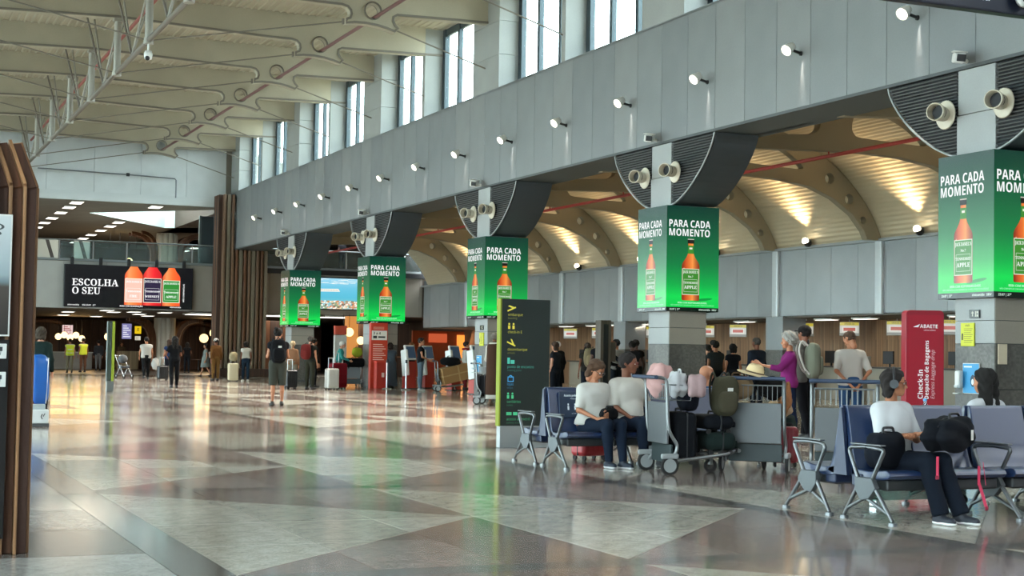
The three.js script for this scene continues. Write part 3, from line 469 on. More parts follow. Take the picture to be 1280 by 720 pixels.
ZC.forEach((z, i) => {
  if (i > 2) return;
  const near = NEAR[i];
  if (i !== 1) {
    sheet('exit_sign', `small green running-man arrow sign on the hall side of the ${near} column`, 'sign', 0.26, 0.14, 17.59, 2.1, z + (i ? 0.1 : 0.02), -PI / 2, exitDraw, BLACK, 0.5);
    sheet('notice', `yellow printed notice on the hall side of the ${near} column`, 'notice', 0.34, 0.4, 17.59, 1.75, z + (i ? 0.1 : -0.15), -PI / 2, yellowDraw, mat('#c3c62c', 0.5));
    const p = sheet('poster', `blue framed hand-washing poster on the stone foot of the ${near} column`, 'poster', 0.42, 0.52, 17.585, 1.0, z - 0.05, -PI / 2, blueDraw, WHITEP);
    const d = thing('hand_sanitizer', `white hand sanitizer dispenser over the blue poster on the ${near} column`, 'dispenser', 17.49, 0.98, z - 0.27, -PI / 2);
    part('body', rb(0.13, 0.3, 0.1, 0, 0, 0, 0.03), WHITEP, d); part('push_bar', rb(0.1, 0.05, 0.04, 0, -0.12, 0.05, 0.01), mat('#c4c8c8', 0.4), d); part('drip_tray', rb(0.14, 0.02, 0.12, 0, -0.24, 0.02, 0.006), WHITEP, d);
  }
});
sheet('notice', 'blank pale paper taped to the front of the nearest column at its corner', 'notice', 0.19, 0.34, 17.74, 1.42, -20.137, 0, (c, w, h) => { c.fillStyle = '#d9cdb4'; c.fillRect(0, 0, w, h); }, mat('#d9cdb4', 0.7));
// ---------- mezzanine: ceiling light panels, wood tree columns, far things ----------
const panelG = M(rb(0.62, 0.05, 1.25, 0, 0, 0, 0.01)), diffG = M(bx(0.54, 0.02, 1.17, 0, -0.022, 0));
let lightNo = 0;
function panelLight(x, y, z, label, k = 3.2, w = 1, ry = 0) {
  const t = thing('ceiling_light', label, 'ceiling light', x, y, z, ry);
  part('frame', panelG, WHITEP, t); part('diffuser', diffG, glow('#fff8ea', k), t); return t;
}
[-77.8, -80.6, -84, -87.8, -91.3, -95].forEach((z, i) => panelLight(10.15, 8.53, z, `white ceiling light panel in the left row over the mezzanine, ${ORD[i]} from the front edge`));
[-88.5, -91.6, -95.2, -99.2, -102.8, -107].forEach((z, i) => panelLight(13.9, 8.53, z, `white ceiling light panel in the second row over the mezzanine, ${ORD[i]} from the front`));
panelLight(14.05, 8.53, -77.9, 'lone white ceiling light panel at the mezzanine edge above the billboard');
[-107.5, -111].forEach((z, i) => panelLight(22.2, 8.53, z, `white ceiling light panel beside the dark upright mezzanine screen, ${ORD[i]} of two`));
[[11.2, -85], [13.9, -95], [21.5, -100], [25, -83]].forEach(([x, z]) => area(x, 8.45, z, 3, 8, x, 0, z, '#fff2dc', 4));  // light of the panel rows pooled; the last is added fill without a fixture
[[10.55, -83, 'at the far left under the mezzanine, left of the billboard'], [11.8, -78, 'at the edge under the mezzanine, below the billboard left half'], [11.3, -90.8, 'deep under the mezzanine at the far left'], [13.4, -92.6, 'deep under the mezzanine, above the shop lamps'], [14.5, -84.4, 'under the mezzanine, left of the pale trunk'], [14.95, -79.4, 'under the billboard right end'], [13.4, -79.6, 'under the mezzanine below the billboard middle'], [12.6, -81, 'under the mezzanine below the first letters of the billboard'], [15.6, -88, 'behind the pale trunk under the mezzanine']].forEach(([x, z, l]) => panelLight(x, 3.22, z, 'white ceiling light ' + l, 3));
[[17.6, -79.5, 'left of the big wood-clad column'], [21.2, -78.4, 'right of the big wood-clad column'], [24.4, -78.4, 'below the boat picture screen']].forEach(([x, z, l]) => {
  const t = thing('light_soffit', `broad glowing white soffit under the mezzanine ${l}`, 'ceiling light', x, 3.2, z); part('frame', M(rb(3.0, 0.08, 2.2, 0, 0, 0, 0.02)), WHITEP, t); part('diffuser', M(bx(2.8, 0.02, 2.0, 0, -0.045, 0)), glow('#fffaf0', 2.6), t); area(x, 3.1, z, 2.8, 2, x, 0, z, '#fff1da', 3.5);
});
[[8.5, -86], [13, -84], [19, -88], [25, -84]].forEach(([x, z]) => area(x, 3.15, z, 3.5, 5, x, 0, z, '#fff0dc', 3.2));  // added fill that brightens the food hall, with no fixtures of its own
function treeColumn(label, x, z, r, levels, h, n, spread) {
  const t = thing('wood_column', label, 'column', x, 0, z);
  const core = []; for (let k = 0; k < 10; k++) { const a = k / 10 * 2 * PI; core.push(cy(r * 0.3, r * 0.3, h, Math.cos(a) * r * 0.62, h / 2, Math.sin(a) * r * 0.62, 10)); }
  part('fluted_trunk', core, mat('#cfcabb', 0.6), t);
  for (const [y0, y1] of levels) for (let k = 0; k < n; k++) {
    const a = (k + 0.5) / n * 2 * PI; if (Math.sin(a) > 0.86 || (Math.abs(Math.cos(a)) < 0.3 && Math.sin(a) > 0)) continue;
    const c = Math.cos(a), s = Math.sin(a), R = r * 1.12, pts = [];
    const sh = new THREE.Shape(), H = y1 - y0, q = Math.min(spread, H * 0.62);
    sh.moveTo(R, 0); sh.lineTo(R, H - q); sh.quadraticCurveTo(R, H, R + q, H); sh.lineTo(R + q, H - 0.2); sh.quadraticCurveTo(R + 0.22, H - 0.2, R + 0.22, H - q - 0.1); sh.lineTo(R + 0.22, 0);
    part('wood_fin', M(ext(sh, 0.1).translate(0, y0, -0.05).rotateY(-a)), k % 2 ? WOOD : mat('#8d5d3e', 0.5, 0, { map: woodTex }), t);
  }
  return t;
}
treeColumn('pale fluted tree column with curving brown wood fins far back on the mezzanine', 17.9, -95, 0.72, [[0, 3.2], [5.62, 8.5]], 8.5, 14, 1.5);
{ // the big column where the clad wall ends
  const t = thing('wood_column', 'tall column clad in vertical brown wood ribs at the far end of the grey wall', 'column', 18.0, 0, -75.95);
  part('core', span(-0.75, 1.05, 0, 6.3, -0.5, 0.55), mat('#8f8472', 0.6), t);
  for (let k = 0; k < 11; k++) { const x = -1.0 + k * 0.215, w = k % 3 === 1; part('wood_rib', M(rb(w ? 0.17 : 0.12, x < -0.5 ? 9.1 : 6.34, w ? 0.24 : 0.42, x, (x < -0.5 ? 9.1 : 6.34) / 2, 0.62, 0.02)), w ? mat('#b3a68f', 0.55, 0, { map: woodTex }) : k % 2 ? WOOD : mat('#8a6a52', 0.5, 0, { map: woodTex }), t); }
  for (let k = 0; k < 5; k++) part('wood_rib', M(rb(0.4, x9(k), 0.12, -1.05, x9(k) / 2, 0.4 - k * 0.24, 0.02)), k % 2 ? WOOD : WOODD, t);
  part('planter_base', rb(2.6, 0.42, 0.6, 0.1, 0.21, 1.1, 0.03), WOODD, t);
}
function x9() { return 9.1; }
{
  const s = thing('upright_screen', 'dark upright display panel standing behind the mezzanine railing', 'screen', 16.85, 5.6, -78.2); part('body', rb(0.85, 2.6, 0.16, 0, 1.3, 0, 0.02), mat('#30383b', 0.3), s); part('frame', rb(0.1, 2.62, 0.2, -0.44, 1.31, 0, 0.01), mat('#55605f', 0.4), s);
  for (const [x, w, l] of [[10.2, 1.2, 'at the left edge'], [12.1, 0.9, 'right of the first one']]) { const k = thing('shop_front', `pale shop stand behind the mezzanine railing ${l}`, 'shop', x, 5.6, -90); part('panel', rb(w, 1.9, 0.2, 0, 0.95, 0, 0.03), mat('#a9b5b4', 0.5), k); part('stripe', rb(0.2, 1.95, 0.22, w * 0.2, 0.97, 0, 0.02, 0, 0, 0.3), DARKSTEEL, k); }
  const bulb = (n, x, y, z, r, l, k = 3) => { const t = thing('pendant_lamp', l, 'lamp', x, y, z); part('cord', bar([0, r, 0], [0, n, 0], 0.012, 6), BLACK, t); part('globe', sp(r, 0, 0, 0), glow('#ffdf9e', k), t); };
  [[14.6, 6.6], [15.2, 6.3], [15.8, 6.75], [16.2, 6.2], [16.9, 6.6]].forEach(([x, y], i) => bulb(8.5 - y, x, y, -96, 0.2, `small warm pendant bulb behind the mezzanine railing, ${ORD[i]} from the left`, 6));
  [[11.8, 2.0], [12.15, 2.1], [12.5, 1.95], [12.85, 2.1], [13.2, 1.9]].forEach(([x, y], i) => bulb(3.1 - y, x, y, -97, 0.2, `warm globe lamp over the far left food counter, ${ORD[i]} from the left`, 2.6));
  bulb(1.2, 14.8, 2.05, -97, 0.24, 'warm globe lamp between the green totem and the pale counter', 2.6);
  [[20.35, 2.05, 0.28], [20.98, 2.4, 0.28]].forEach(([x, y, r], i) => bulb(3.2 - y, x, y, -95, r, `large warm round lamp right of the pale trunk, ${i ? 'higher' : 'lower'} of the pair`, 2));
  [[22.6, 2.3, 0.22], [23.2, 1.9, 0.2], [22.3, 1.8, 0.17]].forEach(([x, y, r], i) => bulb(3.2 - y, x, y, -72, r, `glowing round lamp in the bar behind the orange totem, ${['topmost', 'right', 'lower left'][i]} of three`, 2.2));
  area(13, 2.4, -97.5, 3, 0.6, 13, 1, -90, '#ffc980', 8); area(21, 2.3, -95.5, 2, 0.8, 20, 0.6, -88, '#ffc980', 8);
  // food hall walls, counters, boards
  const f = struct('wall_food'); for (let x = 8.5; x < 30; x += 0.7) part('wood_plank', M(bx(0.68, 3.2, 0.06, x, 1.6, -101.5)), Math.floor(x * 3) % 2 ? WOOD : mat('#5f3d2b', 0.6, 0, { map: woodTex }), f);
  for (const x of [9.6, 19.2, 22.4]) part('arch', M(tube([[x, 0, 0], [x, 2.1, 0], [x + 0.5, 2.85, 0], [x + 1.5, 3.0, 0], [x + 2.5, 2.85, 0], [x + 3.0, 2.1, 0], [x + 3.0, 0, 0]].map(([a, b]) => [a, b, -98.4]), 0.13, 40, 8)), WOOD, f);
  const c = thing('service_counter', 'pale wood service counter left of the walking group at the back', 'counter', 16.1, 0, -97.6); part('front', rb(1.3, 1.15, 0.7, 0, 0.6, 0, 0.02), mat('#d2bd95', 0.55, 0, { map: woodTex }), c); part('top', rb(1.4, 0.06, 0.8, 0, 1.2, 0, 0.02), WOODD, c);
  const c2 = thing('food_counter', 'long grey food counter under the globe lamps at the far left', 'counter', 12.3, 0, -95.5); part('front', rb(2.6, 1.0, 0.7, 0, 0.52, 0, 0.02), mat('#8f8c86', 0.5), c2); part('top', rb(2.7, 0.06, 0.8, 0, 1.05, 0, 0.02), mat('#b5b2aa', 0.4), c2);
  const menu = (bg, fg, words) => (q, w, h) => { q.fillStyle = bg; q.fillRect(0, 0, w, h); q.fillStyle = fg; for (let k = 0; k < 6; k++) q.fillRect(w * 0.12, h * (0.12 + k * 0.14), w * (0.4 + 0.35 * ((k * 7) % 3) / 2), h * 0.06); if (words) { q.fillStyle = bg; q.fillRect(0, 0, w, h); q.fillStyle = fg; q.font = 'bold 130px sans-serif'; q.textAlign = 'center'; q.fillText(words, w / 2, h * 0.62); } };
  const sg = (l, w, h, x, y, z, d, k) => sheet('menu_board', l, 'sign', w, h, x, y, z, 0, d, BLACK, k);
  sg('lit pinkish menu board above the far left food counter', 0.66, 0.8, 12.45, 2.35, -97.9, menu('#e8c9c6', '#a3444a'), 1); sg('lit white and blue departures board left of the pale trunk', 0.62, 1.0, 16.05, 2.42, -97.8, menu('#8a86b8', '#f4f4ff'), 0.9); sg('yellow sign with black lettering beside the departures board', 0.42, 0.5, 16.75, 2.52, -97.8, menu('#e8c21c', '#231c08', 'SI'), 1); sg('small white sign below the yellow one by the departures board', 0.36, 0.26, 16.75, 2.0, -97.8, menu('#e9e3d0', '#8c8268'), 0.9);
  const pl = thing('potted_palm', 'dark green potted palm right of the round lamps at the back', 'plant', 22.4, 0, -96); part('pot', lathe([[0, 0], [0.3, 0], [0.38, 0.7], [0.33, 0.7], [0.3, 0.6], [0, 0.6]]), WOODD, pl); part('stem', bar([0, 0.6, 0], [0.02, 1.7, 0], 0.05), WOODD, pl);
  for (let k = 0; k < 11; k++) { const a = k * 2.4, l = 0.8 + rnd() * 0.4, s = shape([[0, 0], [0.07, l * 0.3], [0.05, l * 0.75], [0, l], [-0.05, l * 0.75], [-0.07, l * 0.3]]); part('leaf', M(ext(s, 0.008).rotateX(0.5 + rnd() * 0.9).rotateY(a).translate(0.02, 1.65, 0)), mat('#3d5a30', 0.7), pl); }
  // orange glowing shop behind the check-in machines
  const o = thing('shop_front', 'orange lit shop front behind the red check-in machines', 'shop', 30.6, 0, -80); part('back_panel', rb(3.4, 2.6, 0.2, 0, 1.3, -0.4, 0.02), mat('#b5532a', 0.6), o); part('glow_panel', rb(0.7, 1.3, 0.06, 1.3, 1.75, -0.25, 0.02), glow('#ff9b3e', 1.3), o); part('sign', rb(1.1, 0.5, 0.06, -0.2, 2.2, -0.25, 0.02), glow('#d8613a', 0.8), o); area(30.8, 2.2, -79.6, 2.4, 0.8, 30, 0.5, -76, '#ffb070', 7);
  const b = thing('bar_pillar', 'warm glowing orange pillar in the bar between the two totems', 'column', 22.9, 0, -72.6); part('shaft', rb(0.6, 3.1, 0.4, 0, 1.55, 0, 0.03), glow('#f0a050', 0.75), b);
  for (const [k, x, w] of [['left of the middle pair of screens', 20.6, 3.4], ['right of the orange pillar', 26.2, 3.6]]) { const q = thing('partition', `dark wood partition wall under the mezzanine ${k}`, 'partition', x, 0, -78.4); for (let j = 0; j < 5; j++) part('plank', M(rb(w / 5 - 0.02, 2.9, 0.12, (j - 2) * w / 5, 1.45, 0, 0.01)), j % 2 ? WOOD : WOODD, q); }
}
// ---------- check-in desks, monitors, downlights ----------
{
  const md = tex(256, 224, (c, w, h) => { c.fillStyle = '#d8d5c9'; c.fillRect(0, 0, w, h); c.fillStyle = '#d0bf2e'; c.fillRect(0, 0, w, 54); c.fillStyle = '#4c471a'; c.font = 'bold 34px sans-serif'; c.textAlign = 'center'; c.fillText('check-in', w / 2, 38); c.fillStyle = '#efe9dc'; c.fillRect(30, 74, w - 60, 96); c.fillStyle = '#c8503c'; c.fillRect(48, 92, w - 96, 56); c.fillStyle = '#8d8a80'; c.fillRect(0, 184, w, 40); });
  [-36.8, -39.3, -41.8, -44.4, -48.7, -51.0, -55.2, -57.7, -60.2, -63.1].forEach((z, i) => {
    const t = thing('desk_monitor', `hanging check-in monitor with a yellow top over the desks, ${ORD[i]} from the near end`, 'monitor', 30.4, 2.34, z, -0.75);
    part('case', M(rb(0.92, 0.66, 0.08, 0, 0, -0.045, 0.01)), mat('#8c8a82', 0.5), t); t.scale.setScalar(0.72); part('screen_face', plane(0.86, 0.6, 0, 0, 0.0), screenMat(md, 0.7), t); part('hanger', [bar([0, 0.32, -0.04], [0, 0.43, -0.04], 0.02)], STEEL, t);
  });
  [-34.5, -39.06, -41.1, -42.95, -46, -49.5, -53.4, -55.8, -57.9, -60.6, -65].forEach((z, i) => {
    const t = thing('downlight', `flat white light under the check-in recess ceiling, ${ORD[i]} from the near end`, 'ceiling light', 29.0, 2.62, z); part('trim_ring', rb(0.36, 0.06, 1.0, 0, 0, 0, 0.02), WHITEP, t); part('diffuser', bx(0.28, 0.02, 0.9, 0, -0.03, 0), glow('#fff6e6', 2.8), t);
    area(29.0, 2.56, z, 0.28, 0.9, 29.6, 0, z, '#ffe7c8', 16);
  });
  const top = mat('#3a3633', 0.4), fr = mat('#8d8678', 0.5);
  for (let i = 0; i < 9; i++) {
    const z = -35.4 - i * 3.1, t = thing('checkin_desk', `dark-topped check-in desk before the wood wall, ${ORD[i]} from the near end`, 'desk', 29.9, 0, z);
    part('front', rb(0.7, 1.05, 2.4, 0, 0.53, 0, 0.02), fr, t); part('desk_top', rb(0.9, 0.05, 2.5, 0, 1.08, 0, 0.015), top, t); part('screen', [rb(0.06, 0.4, 0.5, -0.05, 1.4, -0.5, 0.01), bx(0.04, 0.2, 0.06, 0, 1.18, -0.5)], BLACK, t); part('divider', rb(0.7, 0.35, 0.04, 0, 1.26, 1.15, 0.01), mat('#9da3a3', 0.4, 0.3), t);
  }
  const g = thing('red_display', 'red lit display behind the red totem at the counters', 'display', 29.85, 1.1, -35.2); part('panel', rb(0.12, 0.62, 0.36, 0, 0.33, 0, 0.03), glow('#ff4a38', 0.8), g); part('foot', rb(0.3, 0.06, 0.5, 0, 0.03, 0, 0.01), BLACK, g);
}
// red self check-in machines, totems
{
  const kiosk = (x, z, ry, l) => { const t = thing('checkin_machine', l, 'check-in machine', x, 0, z, ry); const R = mat('#a83224', 0.45); part('pedestal', rb(0.42, 1.0, 0.3, 0, 0.5, 0, 0.02), R, t); part('white_side', rb(0.12, 0.95, 0.34, -0.22, 0.95, 0.03, 0.04, -0.15), WHITEP, t); part('head', rb(0.46, 0.56, 0.1, 0, 1.32, 0.02, 0.03, -0.3), mat('#c9c6c0', 0.4), t); part('screen', bx(0.38, 0.44, 0.01, 0, 1.335, 0.075, -0.3), glow('#4a6d8c', 0.22), t); part('base_plate', rb(0.5, 0.03, 0.4, 0, 0.015, 0, 0.01), DARKSTEEL, t); };
  kiosk(18.72, -52.3, 0.3, 'red self check-in machine right of the woman in the long grey dress'); kiosk(19.76, -50.5, 0.3, 'red self check-in machine behind the cart with the cardboard box'); kiosk(18.62, -45.6, 0.3, 'red self check-in machine against the middle column, behind the man in the brown tabard'); kiosk(19.9, -53.6, 0.3, 'red self check-in machine in the second row, left of the man with the box cart');
  const tt = tex(256, 1024, (c, w, h) => { c.fillStyle = '#c33a22'; c.fillRect(0, 0, w, h); c.fillStyle = '#e9e4da'; c.fillRect(8, 118, w - 16, 150); c.fillStyle = '#2c2a2a'; c.font = 'bold 54px sans-serif'; c.textAlign = 'left'; c.fillText('3 a 4', 30, 178); c.fillRect(30, 200, 60, 40); c.fillRect(110, 206, 110, 26); c.fillStyle = '#f0c9bb'; for (let k = 0; k < 5; k++) c.fillRect(30, 60 + k * 9, 170, 3); for (let k = 0; k < 8; k++) c.fillRect(30, 330 + k * 34, 150 + (k % 3) * 26, 12); });
  const o = thing('red_totem', 'tall orange-red totem with a white label under the fourth column screen', 'sign', 17.65, 0, -53.0 + 0.42, 0); part('body', rb(0.64, 2.38, 0.22, 0, 1.19, -0.12, 0.01), mat('#b53320', 0.45), o); part('print_face', plane(0.62, 2.36, 0, 1.19, -0.006), mat('#ffffff', 0.5, 0, { map: tt }), o);
  const bb = thing('waste_bin', 'small red box bin at the foot of the tall orange-red totem', 'bin', 17.6, 0, -52.2); part('body', rb(0.44, 0.95, 0.3, 0, 0.48, 0, 0.03), mat('#b22c1e', 0.45), bb); part('lid', rb(0.47, 0.06, 0.33, 0, 0.97, 0, 0.02), mat('#c63a26', 0.4), bb); part('label', bx(0.1, 0.16, 0.006, 0.03, 0.5, 0.152), mat('#e2c9be', 0.5), bb);
  const p = thing('white_totem', 'white totem with a red head under the boat picture screen', 'sign', 18.45, 0, -60); part('body', rb(0.5, 2.0, 0.2, 0, 1.0, 0, 0.01), mat('#b3b1ac', 0.5), p); part('red_head', rb(0.5, 0.36, 0.21, 0, 2.2, 0, 0.01), mat('#b34532', 0.5), p); part('emblem', bx(0.12, 0.2, 0.01, 0.02, 1.6, 0.102), DARKSTEEL, p);
  const q = thing('dark_pillar', 'slim brown free-standing pillar between the queue and the stone column', 'pillar', 17.6, 0, -34.6); part('shaft', rb(0.3, 2.2, 0.3, 0, 1.1, 0, 0.01), mat('#5d5247', 0.6, 0, { map: woodTex }), q); part('dark_inlay', bx(0.14, 1.9, 0.01, 0, 1.15, 0.152), BLACK, q); part('control_box', rb(0.22, 0.5, 0.16, 0.22, 1.4, 0, 0.02), mat('#4a4038', 0.5), q);
  // queue barriers
  [[19.2, -33.4], [18.2, -34.2], [21.4, -33.6], [17.7, -51.8], [18.0, -50.6]].forEach(([x, z], i) => { const t = thing('queue_post', ['steel queue post behind the seated couple, nearest to them', 'steel queue post behind the woman with the bowed head', 'steel queue post right of the stone column in the crowd', 'thin steel queue post right of the grey dress', 'thin steel queue post beside the first check-in machine'][i], 'post', x, 0, z); part('base', lathe([[0, 0], [0.17, 0], [0.16, 0.03], [0.04, 0.05], [0, 0.05]]), STEEL, t); part('pole', cy(0.03, 0.03, 0.95, 0, 0.5, 0, 12), STEEL, t); part('belt_head', cy(0.04, 0.04, 0.12, 0, 1.0, 0, 12), BLACK, t); });
}
// ---------- wooden kiosk at the left edge ----------
{
  const k = thing('wood_kiosk', 'brown slatted wooden kiosk cut off by the left edge', 'kiosk', 0.94, 0, -9.75);
  part('core', span(-1.9, -0.06, 0.1, 2.2, -1.6, -0.06), mat('#2b1e17', 0.7), k);
  const s1 = mat('#6e4630', 0.55, 0, { map: woodTex }), s2 = mat('#a37650', 0.5, 0, { map: woodTex }), s3 = mat('#59382a', 0.6, 0, { map: woodTex });
  const sl = (x, z, w, d, h0, m) => part('slat', M(rb(w, 2.24 - h0, d, x, (2.24 + h0) / 2, z, 0.004)), m, k);
  for (let i = 0; i < 16; i++) { const x = 0.078 - i * 0.083; sl(x - 0.018, -0.02, 0.062, 0.05, i > 2 ? (i % 2 ? 0.0 : 0.0) : 0, i % 2 ? s1 : s3); sl(x - 0.058, 0.01, 0.02, 0.085, 0, s2); }
  for (let i = 0; i < 14; i++) { const z = -0.06 - i * 0.11; sl(0.08, z, 0.06, 0.08, 0, i % 2 ? s1 : s2); }
  for (let i = 0; i < 16; i++) { const x = 0.078 - i * 0.083; part('roof_slat', M(flat([x - 0.018, 2.22, -0.0], [x - 0.09, 2.52, -0.28], 0.06, 0.05)), i % 2 ? s1 : s3, k); part('roof_slat', M(flat([x - 0.058, 2.23, 0.02], [x - 0.13, 2.53, -0.26], 0.02, 0.08)), s2, k); }
  for (let i = 0; i < 14; i++) { const z = -0.06 - i * 0.11; part('roof_slat', M(flat([0.08, 2.22, z], [-0.0, 2.52, z - 0.25], 0.06, 0.08)), i % 2 ? s1 : s2, k); }
  const t = tex(256, 640, (c, w, h) => { const g = c.createLinearGradient(0, 0, 0, h); g.addColorStop(0, '#c9ced0'); g.addColorStop(0.5, '#97a5ab'); g.addColorStop(0.56, '#6b7a80'); g.addColorStop(0.6, '#4d4540'); g.addColorStop(1, '#2d2826'); c.fillStyle = g; c.fillRect(0, 0, w, h); c.strokeStyle = '#3a3f42'; c.lineWidth = 4; c.beginPath(); c.arc(w - 34, 60, 22, 0, 7); c.stroke(); c.beginPath(); c.arc(w - 30, 96, 14, 0, 7); c.stroke(); c.fillStyle = '#54656c'; c.beginPath(); c.arc(w * 0.6, h * 0.45, 60, 0, 7); c.fill(); });
  const p = thing('poster', 'large faded photo poster on the wooden kiosk at the left edge', 'poster', 0.92, 1.69, -9.682); part('board', M(rb(1.0, 0.74, 0.02, -0.53, 0.0, 0, 0.004)), WHITEP, p); part('print_face', plane(0.98, 0.72, -0.53, 0, 0.0115), mat('#ffffff', 0.4, 0, { map: t }), p);
  const db = thing('display_case', 'dark lower display panel of the kiosk under the faded poster', 'display', 0.92, 0.7, -9.682); part('panel', M(rb(1.0, 1.2, 0.02, -0.53, 0, 0, 0.004)), mat('#1c1a1b', 0.3), db); part('shelf_edge', rb(1.0, 0.03, 0.04, -0.53, 0.55, 0.01, 0.004), WOODD, db);
  for (const [y, l] of [[1.23, 'upper'], [1.06, 'lower']]) { sheet('sticker', `small white pictogram sticker on the kiosk, ${l} of two`, 'sticker', 0.1, 0.09, 0.825, y, -9.668, 0, (c, w, h) => { c.fillStyle = '#d8d9d6'; c.fillRect(0, 0, w, h); c.strokeStyle = '#2c3034'; c.lineWidth = 14; c.beginPath(); c.arc(w * 0.45, h * 0.55, w * 0.22, -0.6, 3.4); c.stroke(); c.fillStyle = '#2c3034'; c.fillRect(w * 0.55, h * 0.2, w * 0.22, h * 0.3); }, WHITEP); }
  const b = thing('info_box', 'white box with a small black bracket mark on the floor beyond the kiosk', 'box', 2.78, 0, -25.55); part('body', rb(0.4, 0.22, 0.3, 0, 0.16, 0, 0.015), mat('#d5d7d6', 0.5), b); part('base', rb(0.42, 0.05, 0.32, 0, 0.025, 0, 0.01), mat('#4a4d4f', 0.5), b); part('mark', [bar([0.1, 0.2, 0.153], [0.08, 0.16, 0.153], 0.007), bar([0.08, 0.16, 0.153], [0.1, 0.12, 0.153], 0.007), bar([0.14, 0.21, 0.153], [0.11, 0.16, 0.153], 0.006)], BLACK, b); part('glass_edge', rb(0.3, 0.09, 0.2, 0, 0.31, 0, 0.01), mat('#aab3b5', 0.3), b);
}
// ---------- benches ----------
function bench(label, x, z, seats) {          // two rows of seats back to back; the open row faces the camera (+z); seats: pitch positions along x
  const t = thing('airport_bench', label, 'bench', x, 0, z);
  const BLUE = mat('#1b2c4e', 0.35, 0, { physical: true, clearcoat: 0.4, clearcoatRoughness: 0.3 }), BLUED = mat('#17233f', 0.45), CH = mat('#6f7274', 0.38, 0.85), GREY = mat('#55595b', 0.5, 0.5);
  const L = seats[seats.length - 1] + 0.62;
  part('beam', [rb(L, 0.1, 0.14, L / 2, 0.31, 0.18, 0.015), rb(L, 0.1, 0.14, L / 2, 0.31, -0.18, 0.015)], BLUED, t);
  for (const m of [1, -1]) {
    for (const sx of seats) {
      const s = new THREE.Shape(); s.moveTo(0.1, 0.4); s.quadraticCurveTo(0.3, 0.36, 0.5, 0.4); s.quadraticCurveTo(0.57, 0.41, 0.58, 0.37); s.lineTo(0.56, 0.35); s.quadraticCurveTo(0.3, 0.31, 0.1, 0.34);
      const b = new THREE.Shape(); b.moveTo(0.2, 0.36); b.quadraticCurveTo(0.13, 0.42, 0.1, 0.58); b.lineTo(0.035, 0.87); b.quadraticCurveTo(0.025, 0.895, 0.01, 0.89); b.lineTo(0.005, 0.86); b.lineTo(0.06, 0.5); b.lineTo(0.1, 0.34);
      const fl = (g) => g.rotateY(m > 0 ? -PI / 2 : PI / 2).translate(m > 0 ? sx + 0.565 : sx, 0, 0);
      part('seat', M(fl(ext(s, 0.545, 0.008))), BLUE, t); part('backrest', M(fl(ext(b, 0.545, 0.008))), BLUE, t);
      part('seat_tray', M(rb(0.5, 0.09, 0.36, sx + 0.29, 0.29, m * 0.34, 0.02)), mat('#2a2c2e', 0.5), t);
    }
  }
  const bk = ext(shape([[0.09, 0.34], [0.012, 0.88], [-0.012, 0.88], [-0.09, 0.34]]), 0.03).rotateY(-PI / 2); const ends = [seats[0], seats[seats.length - 1] + 0.6].map((q) => bk.clone().translate(q, 0, 0)); ends.forEach((e) => part('end_plate', e, BLUED, t));
  const frames = [seats[0] - 0.06]; for (let i = 2; i < seats.length; i += 2) frames.push(seats[i] - 0.055); frames.push(seats[seats.length - 1] + 0.63);
  for (const fx of frames) for (const m of [1, -1]) {
    const f = new THREE.Group(); f.name = 'leg_frame'; f.position.set(fx, 0, 0); t.add(f); const Z = (q) => m * q;
    part('armrest', [tube([[0, 0.34, Z(0.28)], [0, 0.54, Z(0.17)], [0, 0.575, Z(0.2)], [0, 0.585, Z(0.4)], [0, 0.575, Z(0.58)], [0, 0.55, Z(0.6)], [0, 0.33, Z(0.46)]], 0.0165, 44, 8, 0.25), rb(0.05, 0.012, 0.4, 0, 0.605, Z(0.4), 0.005)], CH, f);
    part('hub_plate', M(ext(shape([[Z(0.27), 0.34], [Z(0.47), 0.34], [Z(0.52), 0.27], [Z(0.44), 0.19], [Z(0.34), 0.17], [Z(0.27), 0.25]]), 0.035, 0.006).rotateY(-PI / 2).translate(0.018, 0, 0)), GREY, f);
    for (const [fz, hz, hy] of [[0.1, 0.3, 0.3], [0.72, 0.47, 0.3]]) { part('leg', [bar([0, hy, Z(hz)], [0, 0.03, Z(fz)], 0.018, 8, 0.014), bar([0, 0.19, Z(0.38)], [0, 0.09, Z(fz + (hz - fz) * 0.25)], 0.015), cy(0.032, 0.036, 0.025, 0, 0.0125, Z(fz), 14)], CH, f); }
  }
  return t;
}
bench('near blue back-to-back airport bench with steel armrests, where the woman with headphones sits', 7.41, -10.26, [0, 0.59, 1.24, 1.83, 2.48, 3.07]);
bench('farther blue back-to-back airport bench with steel armrests, where the couple in white sits', 7.41, -16.02, [0, 0.59, 1.24, 1.83]);
sheet('notice', 'printed priority-seat notice on the first backrest of the farther bench', 'notice', 0.36, 0.3, 7.72, 0.70, -15.93, 0, (c, w, h) => { c.fillStyle = '#26334a'; c.fillRect(0, 0, w, h); c.fillStyle = '#e8ecf0'; c.font = 'bold 30px sans-serif'; c.textAlign = 'center'; c.fillText('Assento preferencial', w / 2, 46, w - 20); c.font = '18px sans-serif'; c.fillText('Priority seat', w / 2, 74); for (const x of [0.3, 0.55, 0.8]) { c.beginPath(); c.arc(w * x, 128, 12, 0, 7); c.fill(); c.fillRect(w * x - 14, 144, 28, 40); } c.font = '16px sans-serif'; c.fillText('Lei 10.048', w / 2, 226); }, mat('#26334a', 0.5)).rotation.x = -0.14;
